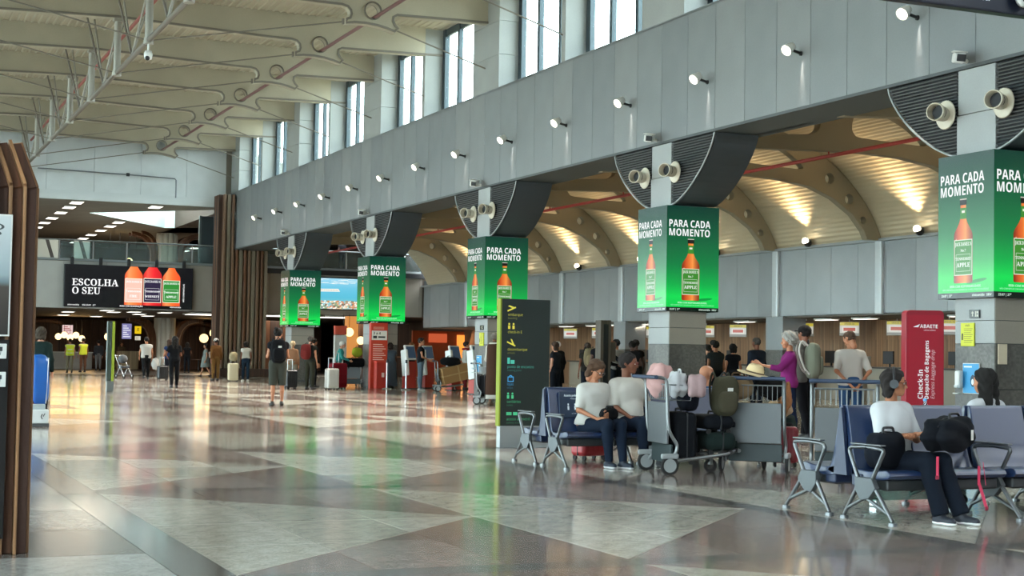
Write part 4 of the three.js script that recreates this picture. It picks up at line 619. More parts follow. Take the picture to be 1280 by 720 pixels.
// ---------- luggage carts ----------
function cart(label, x, z, ry, basket = true) {    // handle at the back (-z local), front towards +z
  const t = thing('luggage_cart', label, 'luggage cart', x, 0, z, ry), CH = mat('#7f8283', 0.4, 0.8), PAN = mat('#5c5f61', 0.45, 0.2);
  for (const s of [-0.33, 0.33]) {
    part('side_frame', [tube([[s, 0.12, 0.02], [s, 0.3, 0.1], [s, 0.5, 0.0], [s, 0.98, -0.03], [s, 1.04, -0.08], [s, 1.05, -0.16]], 0.02, 36, 8, 0.4), tube([[s, 0.14, 0.02], [s * 0.9, 0.17, 0.3], [s * 0.6, 0.21, 0.7], [s * 0.35, 0.26, 0.9]], 0.02, 24, 8, 0.4)], CH, t);
    const w = new THREE.Group(); w.name = 'wheel'; w.position.set(s * 1.12, 0.1, 0); t.add(w); part('tyre', M(new THREE.TorusGeometry(0.085, 0.02, 8, 24).rotateY(PI / 2)), RUBBER, w); part('disc', cy(0.08, 0.08, 0.03, 0, 0, 0, 20, 0, 0, PI / 2), mat('#8c9091', 0.5), w); part('fender', rb(0.05, 0.06, 0.2, 0, 0.1, 0, 0.02), mat('#8c9091', 0.5), w);
  }
  part('handle', [bar([-0.36, 1.05, -0.16], [0.36, 1.05, -0.16], 0.022, 10)], mat('#2b3a52', 0.5), t);
  part('ad_panel', rb(0.6, 0.45, 0.03, 0, 0.55, 0.0, 0.01), PAN, t); part('lower_panel', rb(0.6, 0.2, 0.03, 0, 0.22, 0.05, 0.01), mat('#1d2a2c', 0.5), t);
  part('deck', [bar([-0.3, 0.16, 0.15], [0.3, 0.16, 0.15], 0.016), bar([-0.24, 0.19, 0.5], [0.24, 0.19, 0.5], 0.016), bar([-0.2, 0.25, 0.88], [0.2, 0.25, 0.88], 0.022), bar([0, 0.16, 0.1], [0, 0.25, 0.88], 0.016)], CH, t);
  const fw = new THREE.Group(); fw.name = 'wheel'; fw.position.set(0, 0.075, 0.62); t.add(fw); part('tyre', M(new THREE.TorusGeometry(0.06, 0.018, 8, 20).rotateY(PI / 2)), RUBBER, fw); part('fork', [bx(0.07, 0.1, 0.03, 0, 0.06, 0)], CH, fw);
  if (basket) { const wr = []; for (let i = 0; i < 12; i++) { const u = -0.3 + i * 0.0545; wr.push(bar([u, 0.8, 0.02], [u, 0.97, 0.02], 0.004, 5), bar([u, 0.8, 0.02], [u, 0.8, 0.26], 0.004, 5), bar([u, 0.8, 0.26], [u, 0.96, 0.28], 0.004, 5)); } wr.push(bar([-0.3, 0.97, 0.02], [0.3, 0.97, 0.02], 0.008), bar([-0.3, 0.96, 0.28], [0.3, 0.96, 0.28], 0.008), bar([-0.3, 0.96, 0.28], [-0.3, 0.97, 0.02], 0.008), bar([0.3, 0.96, 0.28], [0.3, 0.97, 0.02], 0.008)); part('wire_basket', wr, CH, t); }
  return t;
}
function suitcase(label, x, y, z, ry, w, h, d, color, o = {}) {
  const t = thing('suitcase', label, 'suitcase', x, y, z, ry), m = o.soft ? cloth(color) : mat(color, 0.4);
  if (o.lie) { t.rotation.set(o.lie, ry, o.roll ?? 0, 'YXZ'); }
  part('shell', [rb(w, h, d, 0, h / 2 + 0.05, 0, Math.min(w, d) * 0.22), ...(o.soft ? [rb(w * 0.8, h * 0.4, 0.05, 0, h * 0.35 + 0.05, d / 2, 0.02)] : [-0.3, -0.1, 0.1, 0.3].map((q) => rb(0.02, h * 0.86, d + 0.012, q * w, h / 2 + 0.05, 0, 0.006)))], m, t);
  part('zip_band', rb(w + 0.008, h * 0.98, 0.015, 0, h / 2 + 0.05, 0.01, 0.006), o.band ? mat(o.band, 0.5) : BLACK, t);
  part('grip', tube([[-0.09, h + 0.04, 0], [-0.07, h + 0.08, 0], [0.07, h + 0.08, 0], [0.09, h + 0.04, 0]], 0.012, 20, 6), BLACK, t);
  if (o.pull) part('pull_handle', [bar([-0.09, h, -d * 0.3], [-0.09, h + 0.4, -d * 0.3], 0.009), bar([0.09, h, -d * 0.3], [0.09, h + 0.4, -d * 0.3], 0.009), bar([-0.1, h + 0.4, -d * 0.3], [0.1, h + 0.4, -d * 0.3], 0.014)], STEEL, t);
  for (const a of [-1, 1]) for (const b of [-1, 1]) part('wheel', cy(0.03, 0.03, 0.025, a * w * 0.38, 0.03, b * d * 0.32, 12, 0, 0, PI / 2), RUBBER, t);
  return t;
}
// ---------- bags ----------
function blob(sx, sy, sz, p = 2.6, wob = 0.05, s0 = 1) {           // a soft stuffed shape resting on y = 0
  const g = new THREE.SphereGeometry(1, 22, 16), a = g.attributes.position;
  for (let i = 0; i < a.count; i++) {
    let x = a.getX(i), y = a.getY(i), z = a.getZ(i); const k = Math.pow(Math.abs(x) ** p + Math.abs(y) ** p + Math.abs(z) ** p, -1 / p);
    const w = 1 + wob * (Math.sin(x * 5 + s0) * Math.cos(y * 6 - s0) + Math.sin(z * 7 + s0 * 2) * 0.6);
    a.setXYZ(i, x * k * w * sx / 2, (y * k * w + 1) * sy / 2, z * k * w * sz / 2);
  }
  g.computeVertexNormals(); return g;
}
function bag(label, x, y, z, ry, sx, sy, sz, color, o = {}) {
  const t = thing(o.name ?? 'bag', label, 'bag', x, y, z, ry), m = cloth(color);
  part('body', blob(sx, sy, sz, o.p ?? 3, o.wob ?? 0.05, x * 7), m, t);
  if (!o.plain) part('handles', [tube([[-sx * 0.22, sy * 0.9, sz * 0.15], [-sx * 0.16, sy * 1.12, sz * 0.12], [sx * 0.16, sy * 1.12, sz * 0.12], [sx * 0.22, sy * 0.9, sz * 0.15]], 0.011, 22, 6), tube([[-sx * 0.42, sy * 0.75, 0], [-sx * 0.2, sy * 0.99, 0], [sx * 0.2, sy * 0.99, 0], [sx * 0.42, sy * 0.75, 0]], 0.006, 22, 5)], o.trim ? cloth(o.trim) : BLACK, t);
  if (o.tag) part('luggage_tag', bx(0.05, 0.08, 0.004, sx * 0.1, sy * 0.5, sz * 0.52), mat('#d9d8d2', 0.5), t);
  return t;
}
function backpack(label, x, y, z, ry, color, k = 1, rx = 0, o = {}) {
  const t = thing('backpack', label, 'backpack', x, y, z, ry); t.rotation.set(rx, ry, 0, 'YXZ'); t.scale.setScalar(k);
  const m = cloth(color); part('body', blob(0.32, 0.48, 0.2, 3.4, 0.03, x), m, t); part('front_pocket', blob(0.25, 0.26, 0.1, 3.4, 0.02).translate(0, 0.05, 0.085), o.pocket ? cloth(o.pocket) : m, t);
  part('top_loop', tube([[-0.05, 0.46, -0.06], [0, 0.52, -0.06], [0.05, 0.46, -0.06]], 0.01, 14, 6), BLACK, t);
  for (const s of [-1, 1]) part('strap', tube([[s * 0.09, 0.44, -0.08], [s * 0.1, 0.5, -0.16], [s * 0.11, 0.36, -0.2], [s * 0.12, 0.14, -0.13], [s * 0.12, 0.06, -0.06]], 0.014, 24, 6, 0.5), cloth(o.strap ?? '#22242a'), t);
  if (o.patch) part('patch', bx(0.07, 0.04, 0.006, 0.02, 0.33, 0.1), mat('#d8d8d4', 0.5), t);
  return t;
}

// ---------- people: signed-distance bodies meshed with surface nets ----------
function nets(f, lo, hi, c) {
  const n = [0, 1, 2].map((i) => Math.max(4, Math.ceil((hi[i] - lo[i]) / c) + 1)), [A, B, D] = n, F = new Float32Array(A * B * D), id = new Int32Array(A * B * D).fill(-1), P = [], I = [];
  for (let z = 0, k = 0; z < D; z++) for (let y = 0; y < B; y++) for (let x = 0; x < A; x++, k++) F[k] = f(lo[0] + x * c, lo[1] + y * c, lo[2] + z * c);
  const st = [1, A, A * B];
  for (let z = 0; z < D - 1; z++) for (let y = 0; y < B - 1; y++) for (let x = 0; x < A - 1; x++) {
    const k = x + y * A + z * A * B; let cnt = 0, px = 0, py = 0, pz = 0, s0 = F[k] < 0, mix = false;
    for (let q = 1; q < 8 && !mix; q++) if ((F[k + (q & 1) + (q >> 1 & 1) * A + (q >> 2) * A * B] < 0) !== s0) mix = true;
    if (!mix) continue;
    for (let q = 0; q < 8; q++) for (let u = 0; u < 3; u++) if (!(q >> u & 1)) {
      const a = k + (q & 1) + (q >> 1 & 1) * A + (q >> 2) * A * B, fa = F[a], fb = F[a + st[u]]; if ((fa < 0) === (fb < 0)) continue;
      const t = fa / (fa - fb); px += (q & 1) + (u === 0 ? t : 0); py += (q >> 1 & 1) + (u === 1 ? t : 0); pz += (q >> 2) + (u === 2 ? t : 0); cnt++;
    }
    id[k] = P.length / 3; P.push(lo[0] + (x + px / cnt) * c, lo[1] + (y + py / cnt) * c, lo[2] + (z + pz / cnt) * c);
  }
  for (let z = 1; z < D - 1; z++) for (let y = 1; y < B - 1; y++) for (let x = 1; x < A - 1; x++) {
    const k = x + y * A + z * A * B;
    for (let u = 0; u < 3; u++) { const a = F[k] < 0, b = F[k + st[u]] < 0; if (a === b) continue; const v = st[(u + 1) % 3], w = st[(u + 2) % 3], q = [id[k], id[k - v], id[k - v - w], id[k - w]]; if (q.some((e) => e < 0)) continue; if (a) I.push(q[0], q[1], q[2], q[0], q[2], q[3]); else I.push(q[0], q[2], q[1], q[0], q[3], q[2]); }
  }
  const g = new THREE.BufferGeometry(); g.setAttribute('position', new THREE.Float32BufferAttribute(P, 3)); g.setIndex(I); g.computeVertexNormals(); return g;
}
// a bone: [ax, ay, az, bx, by, bz, ra, rb, flatEnd]
function bonesField(bs, k, inflate = 0) {
  const R = bs.map((b) => { const d = [b[3] - b[0], b[4] - b[1], b[5] - b[2]], l2 = d[0] ** 2 + d[1] ** 2 + d[2] ** 2 || 1e-9; return [...b.slice(0, 3), ...d, l2, b[6] + inflate, b[7] + inflate, b[8] ? 1 / Math.sqrt(l2) : 0]; });
  return (x, y, z) => {
    let m = 1;
    for (const r of R) {
      const ux = x - r[0], uy = y - r[1], uz = z - r[2]; let t0 = (ux * r[3] + uy * r[4] + uz * r[5]) / r[6], t = t0 < 0 ? 0 : t0 > 1 ? 1 : t0;
      const dx = ux - r[3] * t, dy = uy - r[4] * t, dz = uz - r[5] * t; let d = Math.sqrt(dx * dx + dy * dy + dz * dz) - (r[7] + (r[8] - r[7]) * t);
      if (r[9] && t0 > 1) d = Math.max(d, (t0 - 1) / r[9]);
      const h = k - Math.abs(m - d); m = Math.min(m, d) - (h > 0 ? h * h / (4 * k) : 0);
    }
    return m;
  };
}
function meshBones(bs, k, inflate, c, extra) {
  const lo = [9, 9, 9], hi = [-9, -9, -9]; for (const b of bs) for (let i = 0; i < 3; i++) { lo[i] = Math.min(lo[i], b[i] - b[6], b[i + 3] - b[7]); hi[i] = Math.max(hi[i], b[i] + b[6], b[i + 3] + b[7]); }
  const f = bonesField(bs, k, inflate), p = inflate + c * 2 + 0.015;
  return nets(extra ? (x, y, z) => extra(f(x, y, z), x, y, z) : f, lo.map((v) => v - p), hi.map((v) => v + p), c);
}
const noUV = (g) => { g = g.index ? g.toNonIndexed() : g; g.deleteAttribute('uv'); return g; };
const HEAD = {};
function headGeo(fem, c) {
  return (HEAD[fem + '_' + c] ??= meshBones([
    [0, 0.03, -0.02, 0, 0.035, 0.012, 0.09, 0.083], [0, -0.02, 0.02, 0, -0.065, 0.04, 0.066, 0.048], [0, -0.085, 0.055, 0, -0.095, 0.066, 0.026, 0.02], [-0.035, -0.025, 0.045, 0.035, -0.025, 0.045, 0.04, 0.04],
    [0, 0.0, 0.088, 0, -0.034, 0.112, 0.008, 0.012], [-0.014, -0.038, 0.095, 0.014, -0.038, 0.095, 0.009, 0.009], [-0.035, 0.022, 0.078, 0.035, 0.022, 0.078, 0.014, 0.014], [-0.016, -0.062, 0.083, 0.016, -0.062, 0.083, 0.009, 0.009], [-0.014, -0.073, 0.08, 0.014, -0.073, 0.08, 0.009, 0.009],
    [-0.083, 0.012, -0.012, -0.083, -0.022, -0.006, 0.014, 0.01], [0.083, 0.012, -0.012, 0.083, -0.022, -0.006, 0.014, 0.01], [-0.09, 0.018, -0.02, -0.09, -0.005, -0.024, 0.008, 0.008], [0.09, 0.018, -0.02, 0.09, -0.005, -0.024, 0.008, 0.008],
    [0, -0.06, -0.03, 0, -0.14, -0.03, 0.052, 0.05]], 0.02, fem ? -0.002 : 0, c)).clone();
}
const HANDS = {};
function handGeo(s, curl, c) {           // wrist at the origin, fingers along -y, thumb towards +z, palm towards -x * s
  const key = [s, curl, c].join(); if (HANDS[key]) return HANDS[key].clone();
  const b = [[0, 0, 0, 0, -0.03, 0, 0.022, 0.02]];
  [[0.03, 0.072, 0.9], [0.011, 0.082, 1], [-0.009, 0.077, 0.93], [-0.028, 0.062, 0.75]].forEach(([z, l, q], i) => {
    b.push([0, -0.02, z * 0.6, 0, -0.088, z, 0.015, 0.0125]);
    let x = 0, y = -0.088, a = 0.15 * curl; [0.45, 0.3, 0.25].forEach((u, j) => { const L = l * u * 1.08, nx = x - s * Math.sin(a) * L, ny = y - Math.cos(a) * L; b.push([x, y, z, nx, ny, z * (1.02), 0.0088 - j * 0.0008, 0.0083 - j * 0.0011]); x = nx; y = ny; a += 0.55 * curl; });
  });
  let tp = [-s * 0.004, -0.03, 0.024]; for (const [x, y, z, r] of [[-s * 0.016, -0.058, 0.05, 0.0115], [-s * (0.022 + 0.01 * curl), -0.085, 0.058, 0.0095], [-s * (0.028 + 0.016 * curl), -0.107, 0.052, 0.0085]]) { b.push([...tp, x, y, z, r + 0.001, r]); tp = [x, y, z]; }
  return (HANDS[key] = meshBones(b, 0.006, 0, c)).clone();
}
const HAIR = {};
function hairGeo(style, c) {
  const key = style + c; if (HAIR[key]) return HAIR[key].clone();
  const R = style === 'curly' ? 0.128 : style === 'afro' ? 0.118 : style === 'crop' ? 0.0955 : 0.101, cy0 = style === 'curly' ? 0.045 : 0.034;
  const bs = [[0, cy0, -0.026, 0, cy0 + 0.006, 0.004, R, R - 0.006]], ex = [];
  if (style === 'long') ex.push([-0.05, 0.02, -0.055, -0.06, -0.3, -0.075, 0.06, 0.05], [0.05, 0.02, -0.055, 0.06, -0.3, -0.075, 0.06, 0.05], [-0.075, 0.03, -0.01, -0.085, -0.2, -0.02, 0.032, 0.022], [0.075, 0.03, -0.01, 0.085, -0.2, -0.02, 0.032, 0.022]);
  if (style === 'bob') ex.push([-0.06, 0.02, -0.04, -0.06, -0.09, -0.05, 0.055, 0.04], [0.06, 0.02, -0.04, 0.06, -0.09, -0.05, 0.055, 0.04], [0, 0.02, -0.06, 0, -0.09, -0.06, 0.06, 0.045]);
  if (style === 'bun') ex.push([0, 0.1, -0.11, 0, 0.11, -0.12, 0.045, 0.045]); if (style === 'tail') ex.push([0, 0.05, -0.12, 0, -0.16, -0.14, 0.032, 0.018]);
  const f = bonesField(bs, 0.02), e = ex.length ? bonesField(ex, 0.03) : null;
  return (HAIR[key] = nets((x, y, z) => { const n = 0.0035 * (Math.sin(x * 90 + y * 60) + Math.sin(z * 80 - y * 70)) * (style === 'curly' ? 2.2 : 1); let d = Math.max(f(x, y, z) + n, -(0.62 * y - 0.78 * z + n * 2.5 + (style === 'crop' ? 0.005 : 0.018) + 0.03 * Math.max(0, -z) * 4)); if (e) d = Math.min(d, Math.max(e(x, y, z) + n, z - 0.045)); return d; }, [-0.16, -0.38, -0.2], [0.16, 0.2, 0.15], c)).clone();
}
const SKIN = { light: '#c98f72', tan: '#a86f50', brown: '#7a4a34', dark: '#4d2f23', pale: '#d8a78c' };
const ARMS = {   // elbow and wrist from the shoulder; x outward, z to the front
  down: [[0.06, -0.28, -0.03], [0.07, -0.52, 0.05]], swingF: [[0.06, -0.26, 0.09], [0.05, -0.46, 0.24]], swingB: [[0.07, -0.26, -0.12], [0.08, -0.5, -0.12]], front: [[0.06, -0.27, 0.02], [-0.08, -0.32, 0.26]], push: [[0.07, -0.26, 0.05], [0.02, -0.36, 0.32]],
  phone: [[0.05, -0.27, 0.05], [-0.08, -0.13, 0.27]], behind: [[0.09, -0.26, -0.12], [-0.11, -0.48, -0.2]], cross: [[0.07, -0.24, 0.1], [-0.2, -0.2, 0.24]], lap: [[0.07, -0.26, 0.04], [-0.06, -0.36, 0.27]], lapout: [[0.1, -0.26, 0.0], [0.06, -0.4, 0.26]], reach: [[0.1, -0.16, 0.22], [0.06, -0.16, 0.48]], hip: [[0.16, -0.25, -0.04], [0.02, -0.42, 0.06]], rail: [[0.08, -0.24, 0.1], [0.02, -0.3, 0.36]], pull: [[0.07, -0.26, -0.1], [0.1, -0.5, -0.2]], strap: [[0.08, -0.26, 0.02], [-0.04, -0.1, 0.2]],
};
function person(label, x, z, ry, o = {}) {
  const t = thing('person', label, 'person', x, o.y ?? 0, z, ry); const H = o.h ?? (o.fem ? 1.64 : 1.74); t.scale.setScalar(H / 1.75);
  const c = o.cell ?? 0.02, fem = !!o.fem, sit = o.sit, w = o.wide ?? 1, lean = o.lean ?? 0, hy = sit ? sit - 0.0 : 0.94, skin = mat(SKIN[o.skin ?? 'tan'], 0.6);
  const up = (px, py, pz) => { const y = py - 0.94, cl = Math.cos(lean), sl = Math.sin(lean); return [px, hy + y * cl - pz * sl, pz * cl + y * sl]; };
  const torso = [], arms = [[], []], legs = [[], []], feet = [[], []], ends = [];
  const q = (a, b, r0, r1, fl) => [...a, ...b, r0, r1, fl];
  const cr = (fem ? 0.098 : 0.112) * w, wr = (fem ? 0.088 : 0.1) * w, pr = (fem ? 0.116 : 0.108) * w, sw = (fem ? 0.158 : 0.178) * (0.5 + w * 0.5);
  for (const s of [-1, 1]) {
    torso.push(q(up(s * 0.075 * w, 1.31, 0), up(s * 0.058 * w, 1.1, 0.005), cr, wr), q(up(s * 0.058 * w, 1.1, 0.005), up(s * 0.075 * w, 0.96, -0.005), wr, pr), q(up(s * 0.02, 1.445, -0.02), up(s * sw, 1.39, -0.01), 0.056, 0.05));
    if (fem) torso.push(q(up(s * 0.062, 1.25, 0.06), up(s * 0.062, 1.23, 0.062), 0.052, 0.052));
  }
  torso.push(q(up(0, 1.33, 0.012), up(0, 1.0, 0.012), cr * 0.96, wr));
  if (o.belly) torso.push(q(up(0, 1.08, 0.05), up(0, 1.04, 0.06), 0.13 * o.belly, 0.13 * o.belly));
  const neck = q(up(0, 1.42, -0.02), up(0, 1.55, 0.0), 0.058, 0.052);
  for (const i of [0, 1]) {
    const s = i ? 1 : -1, S = up(s * sw, 1.385, -0.01), pose = o.arms?.[i] ?? 'down', P = Array.isArray(pose) ? pose : ARMS[pose], E = [S[0] + s * P[0][0], S[1] + P[0][1], S[2] + P[0][2]], W = [S[0] + s * P[1][0], S[1] + P[1][1], S[2] + P[1][2]];
    arms[i].push(q(S, E, 0.052 * (0.4 + 0.6 * w), 0.042), q(E, W, 0.041, 0.027)); ends.push([E, W, s]);
    const hip = [s * 0.092, hy - 0.02, 0]; let K, A, F;
    if (sit) { const L = o.legs?.[i] ?? [0.1, 0.42, 0.1]; K = [s * L[0], sit + 0.02, 0.44]; A = [s * L[2], 0.085, L[1]]; F = [0, 1]; }
    else { const L = o.legs?.[i] ?? [0, 0]; K = [s * 0.105, 0.5, Math.sin(L[0]) * 0.44]; K[1] = hy - 0.02 - Math.cos(L[0]) * 0.43; const a2 = L[0] - L[1]; A = [s * 0.11, Math.max(0.085, K[1] - Math.cos(a2) * 0.42), K[2] + Math.sin(a2) * 0.42]; F = [0, 1]; }
    legs[i].push(q(hip, K, 0.088 * (0.3 + 0.7 * w), 0.058), q(K, [(K[0] * 0.65 + A[0] * 0.35), K[1] * 0.65 + A[1] * 0.35, K[2] * 0.65 + A[2] * 0.35 - 0.015], 0.056, 0.055), q([(K[0] * 0.65 + A[0] * 0.35), K[1] * 0.65 + A[1] * 0.35, K[2] * 0.65 + A[2] * 0.35 - 0.015], A, 0.054, 0.036));
    feet[i].push(q([A[0], A[1] - 0.043, A[2] - 0.035], [A[0] + s * 0.02, A[1] - 0.053, A[2] + 0.14], 0.042, 0.031), q([A[0], A[1] - 0.02, A[2]], [A[0], A[1], A[2]], 0.04, 0.036));
  }
  // body: one continuous skin, with head and hands meshed finely and merged in
  const hc = up(0, 1.635, 0.018), geos = [noUV(meshBones([...torso, neck, ...arms.flat(), ...legs.flat(), ...feet.flat()], 0.03, -0.008, c))];
  const turn = o.turn ?? 0, nod = (o.nod ?? 0) + lean * 0.4, hm = new THREE.Matrix4().makeRotationFromEuler(new THREE.Euler(nod, turn, o.tilt ?? 0, 'YXZ')).setPosition(...hc);
  geos.push(noUV(headGeo(fem, o.cell ? 0.005 : 0.008).applyMatrix4(hm)));
  ends.forEach(([E, W, s], i) => {
    const y = V(E[0] - W[0], E[1] - W[1], E[2] - W[2]).normalize(), zf = V(0, Math.abs(y.z) > 0.7 ? 1 : 0, Math.abs(y.z) > 0.7 ? 0 : 1), xx = new THREE.Vector3().crossVectors(y, zf).normalize(), zz = new THREE.Vector3().crossVectors(xx, y);
    geos.push(noUV(handGeo(s, o.curl ?? (['push', 'pull', 'phone', 'rail', 'strap'].includes(o.arms?.[i]) ? 1.8 : 0.7), o.cell ? 0.0035 : 0.006).applyMatrix4(new THREE.Matrix4().makeBasis(xx, y, zz).setPosition(...W))));
  });
  const body = new THREE.Mesh(mergeGeometries(geos), skin); body.name = 'body'; body.castShadow = body.receiveShadow = true; t.add(body);
  // clothes
  const cut = (bs, f) => { const out = []; let left = f; for (const b of bs) { if (left <= 0) break; const u = Math.min(1, left); out.push([...b.slice(0, 3), b[0] + (b[3] - b[0]) * u, b[1] + (b[4] - b[1]) * u, b[2] + (b[5] - b[2]) * u, b[6], b[6] + (b[7] - b[6]) * u, u < 1 || f < bs.length]); left -= 1; } if (out.length) out[out.length - 1][8] = true; return out; };
  const add = (name, bs, k, inf, m, ex) => bs.length && part(name, Object.assign(meshBones(bs, k, inf, c, ex), {}), m, t);
  const slv = o.sleeve ?? 0.3, hem = o.hem ?? (sit ? sit - 0.06 : 0.86), topB = [...torso, ...cut(arms[0], slv), ...cut(arms[1], slv)];
  if (o.top) add('top', [...topB, ...(o.tunic ? [q(up(0, 1.0, 0), [0, o.tunic + 0.02, 0.01], 0.17 * w, o.flare ?? 0.22)] : [])], 0.04, o.loose ?? 0.012, cloth(o.top), (d, px, py, pz) => { const uy = hy + (py - hy) * Math.cos(lean) + pz * Math.sin(lean); return Math.max(d, (o.tunic ?? hem) - py, ((uy - hy) + 0.94) - 1.475); });
  if (o.tabard) add('tabard', [q(up(0, 1.36, 0), [0, 0.3, 0.0], 0.14, 0.17), q(up(-0.06, 1.4, 0), up(0.06, 1.4, 0), 0.08, 0.08)], 0.05, 0.055, cloth(o.tabard), (d, px, py) => Math.max(d, 0.26 - py, Math.abs(px) - 0.16));
  if (o.vest) add('vest', torso, 0.04, 0.028, mat(o.vest, 0.7), (d, px, py) => Math.max(d, 0.88 - py, py - 1.44));
  if (o.bottom) { const pants = [...torso.slice(0, 0), q([-0.06, hy + 0.03, 0], [0.06, hy + 0.03, 0], pr + 0.005, pr + 0.005), ...cut(legs[0], o.leg ?? 3), ...cut(legs[1], o.leg ?? 3)]; const fl = o.flareLeg ?? 0; if (fl) for (const b of pants.slice(-1).concat(pants.slice(-4, -3))) b[7] += fl; add('trousers', pants, 0.03, o.looseLeg ?? 0.014, cloth(o.bottom), (d, px, py) => Math.max(d, py - (hy + 0.1))); }
  if (o.skirt) add('skirt', [q([0, hy + 0.05, 0], [0, o.skirt, 0.02], 0.15 * w, 0.2)], 0.03, 0.01, cloth(o.skirtC ?? o.top), (d, px, py) => Math.max(d, o.skirt - py));
  for (const i of [0, 1]) add('shoe', feet[i], 0.02, 0.007, mat(o.shoe ?? '#1d1d20', 0.6));
  if (o.sole) for (const i of [0, 1]) add('sole', feet[i].slice(0, 1), 0.02, 0.012, mat(o.sole, 0.6), (d, px, py) => Math.max(d, py - 0.032, -py));
  const hst = o.hair ?? (fem ? 'long' : 'short'); if (hst !== 'bald') { const g = hairGeo(hst, o.cell ? 0.008 : 0.012).applyMatrix4(hm); part('hair', g, mat(o.hairC ?? '#1a1412', 1), t); }
  if (o.face) { // eyes, brows, lips seen close up
    const hd = new THREE.Group(); hd.name = 'face'; hd.applyMatrix4(hm); t.add(hd);
    for (const s of [-1, 1]) { part('eye', sp(0.0115, s * 0.032, 0.003, 0.083), mat('#e9e2da', 0.3), hd); part('iris', sp(0.006, s * 0.032, 0.003, 0.091), mat('#2a1a12', 0.3), hd); part('eyebrow', rb(0.035, 0.007, 0.01, s * 0.034, 0.026, 0.093, 0.003, 0, s * 0.25, s * -0.12), mat(o.browC ?? '#2a211d', 0.8), hd); }
    part('lips', sp(0.022, 0, -0.066, 0.083, 1, 0.36, 0.45), mat('#8e4b41', 0.6), hd);
  }
  if (o.glasses) { const g = new THREE.Group(); g.name = 'glasses'; g.applyMatrix4(hm); t.add(g); part('frame', [new THREE.TorusGeometry(0.024, 0.003, 6, 20).scale(1.12, 0.9, 1).translate(-0.033, 0.0, 0.106), new THREE.TorusGeometry(0.024, 0.003, 6, 20).scale(1.12, 0.9, 1).translate(0.033, 0.0, 0.106), bar([-0.008, 0.004, 0.108], [0.008, 0.004, 0.108], 0.003), bar([-0.06, 0.004, 0.104], [-0.088, 0.008, 0], 0.003), bar([0.06, 0.004, 0.104], [0.088, 0.008, 0], 0.003)], mat(o.glasses, 0.4), g); if (o.shades) part('lens', [sp(0.024, -0.033, 0, 0.106, 1.1, 0.9, 0.15), sp(0.024, 0.033, 0, 0.106, 1.1, 0.9, 0.15)], mat('#3a2a22', 0.15), g); }
  if (o.cap) { const g = new THREE.Group(); g.name = 'cap'; g.applyMatrix4(hm); t.add(g); part('crown', sp(0.106, 0, 0.05, -0.01, 1, 0.85, 1.02), cloth(o.cap), g); part('brim', M(new THREE.CylinderGeometry(0.08, 0.08, 0.012, 20).scale(1, 1, 1.1).translate(0, 0.045, o.capBack ? -0.1 : 0.1)), cloth(o.cap), g); }
  if (o.headphones) { const g = new THREE.Group(); g.name = 'headphones'; g.applyMatrix4(hm); t.add(g); part('headband', tube([[-0.105, 0, -0.005], [-0.1, 0.08, -0.005], [0, 0.142, -0.005], [0.1, 0.08, -0.005], [0.105, 0, -0.005]], 0.011, 30, 8, 0.5), BLACK, g); for (const s of [-1, 1]) part('ear_cup', cy(0.04, 0.036, 0.035, s * 0.105, -0.005, -0.004, 20, 0, 0, PI / 2), mat('#23262c', 0.4), g); }
  if (o.scarf) part('cowl', M(new THREE.TorusGeometry(0.09, 0.05, 10, 22).rotateX(PI / 2).scale(1.1, 0.8, 1).translate(0, up(0, 1.49, 0)[1], up(0, 1.49, -0.01)[2])), cloth(o.scarf), t);
  if (o.hivis) for (const y of [1.02, 1.2]) add('reflective_band', torso, 0.04, 0.033, mat('#d9dccf', 0.4), (d, px, py) => Math.max(d, Math.abs(py - y) - 0.025));
  if (o.tank) {}
  return t;
}
// ---------- carts and luggage near the farther bench ----------
cart('edge-on luggage cart with pink and white bags in its basket, beside the seated man', 8.2, -14.76, 1.42);
cart('luggage cart turned to show its grey panel, with a straw hat on top', 9.28, -14.5, PI - 0.75);
cart('empty luggage cart behind the near bench, under the man with clasped hands', 9.4, -13.0, PI - 0.6);
suitcase('black suitcase standing against the panel of the edge-on cart', 8.42, 0.1, -14.7, 1.42, 0.5, 0.52, 0.26, '#16181d', { soft: 1 });
suitcase('dark green duffel suitcase with a white tag low on the edge-on cart', 8.86, 0.2, -14.68, 1.42, 0.52, 0.2, 0.36, '#1d2a28', { soft: 1 });
suitcase('black suitcase lying on the green duffel under the olive backpack', 8.84, 0.43, -14.7, 1.42, 0.54, 0.16, 0.36, '#14171e', { soft: 1 });
bag('navy quilted bag between the pink bag and the black suitcase', 8.48, 0.68, -14.6, 1.4, 0.3, 0.34, 0.22, '#12151f');
backpack('olive green backpack on top of the stacked suitcases in front of the bald man', 8.88, 0.63, -14.5, -0.1, '#4d4a3a', 0.92, 0.1, { patch: 1, pocket: '#545040', strap: '#3b392e' });
bag('pale pink bag on top of the wire basket of the edge-on cart', 8.28, 0.83, -14.88, 1.4, 0.34, 0.36, 0.26, '#d3a6a2', { p: 2.8, plain: 1, wob: 0.13 });
bag('white plastic bag in the wire basket beside the pale pink bag', 8.32, 0.84, -14.56, 1.3, 0.26, 0.26, 0.2, '#c9c9cc', { p: 3, wob: 0.16, trim: '#c9c9cc' });
bag('dusty pink pillow bag wedged behind the white plastic bag', 8.46, 0.84, -14.38, 1.2, 0.22, 0.24, 0.2, '#b79a9b', { p: 4, plain: 1, wob: 0.08 });
bag('black cap and cloth bundle behind the pink bag', 8.5, 0.98, -14.85, 1, 0.24, 0.14, 0.2, '#191a1e', { plain: 1, p: 2.2 });
bag('beige shoulder bag in the basket of the cart with the straw hat', 9.2, 0.81, -14.72, -0.6, 0.34, 0.26, 0.2, '#a58a6c', { p: 2.6, trim: '#5a4534' });
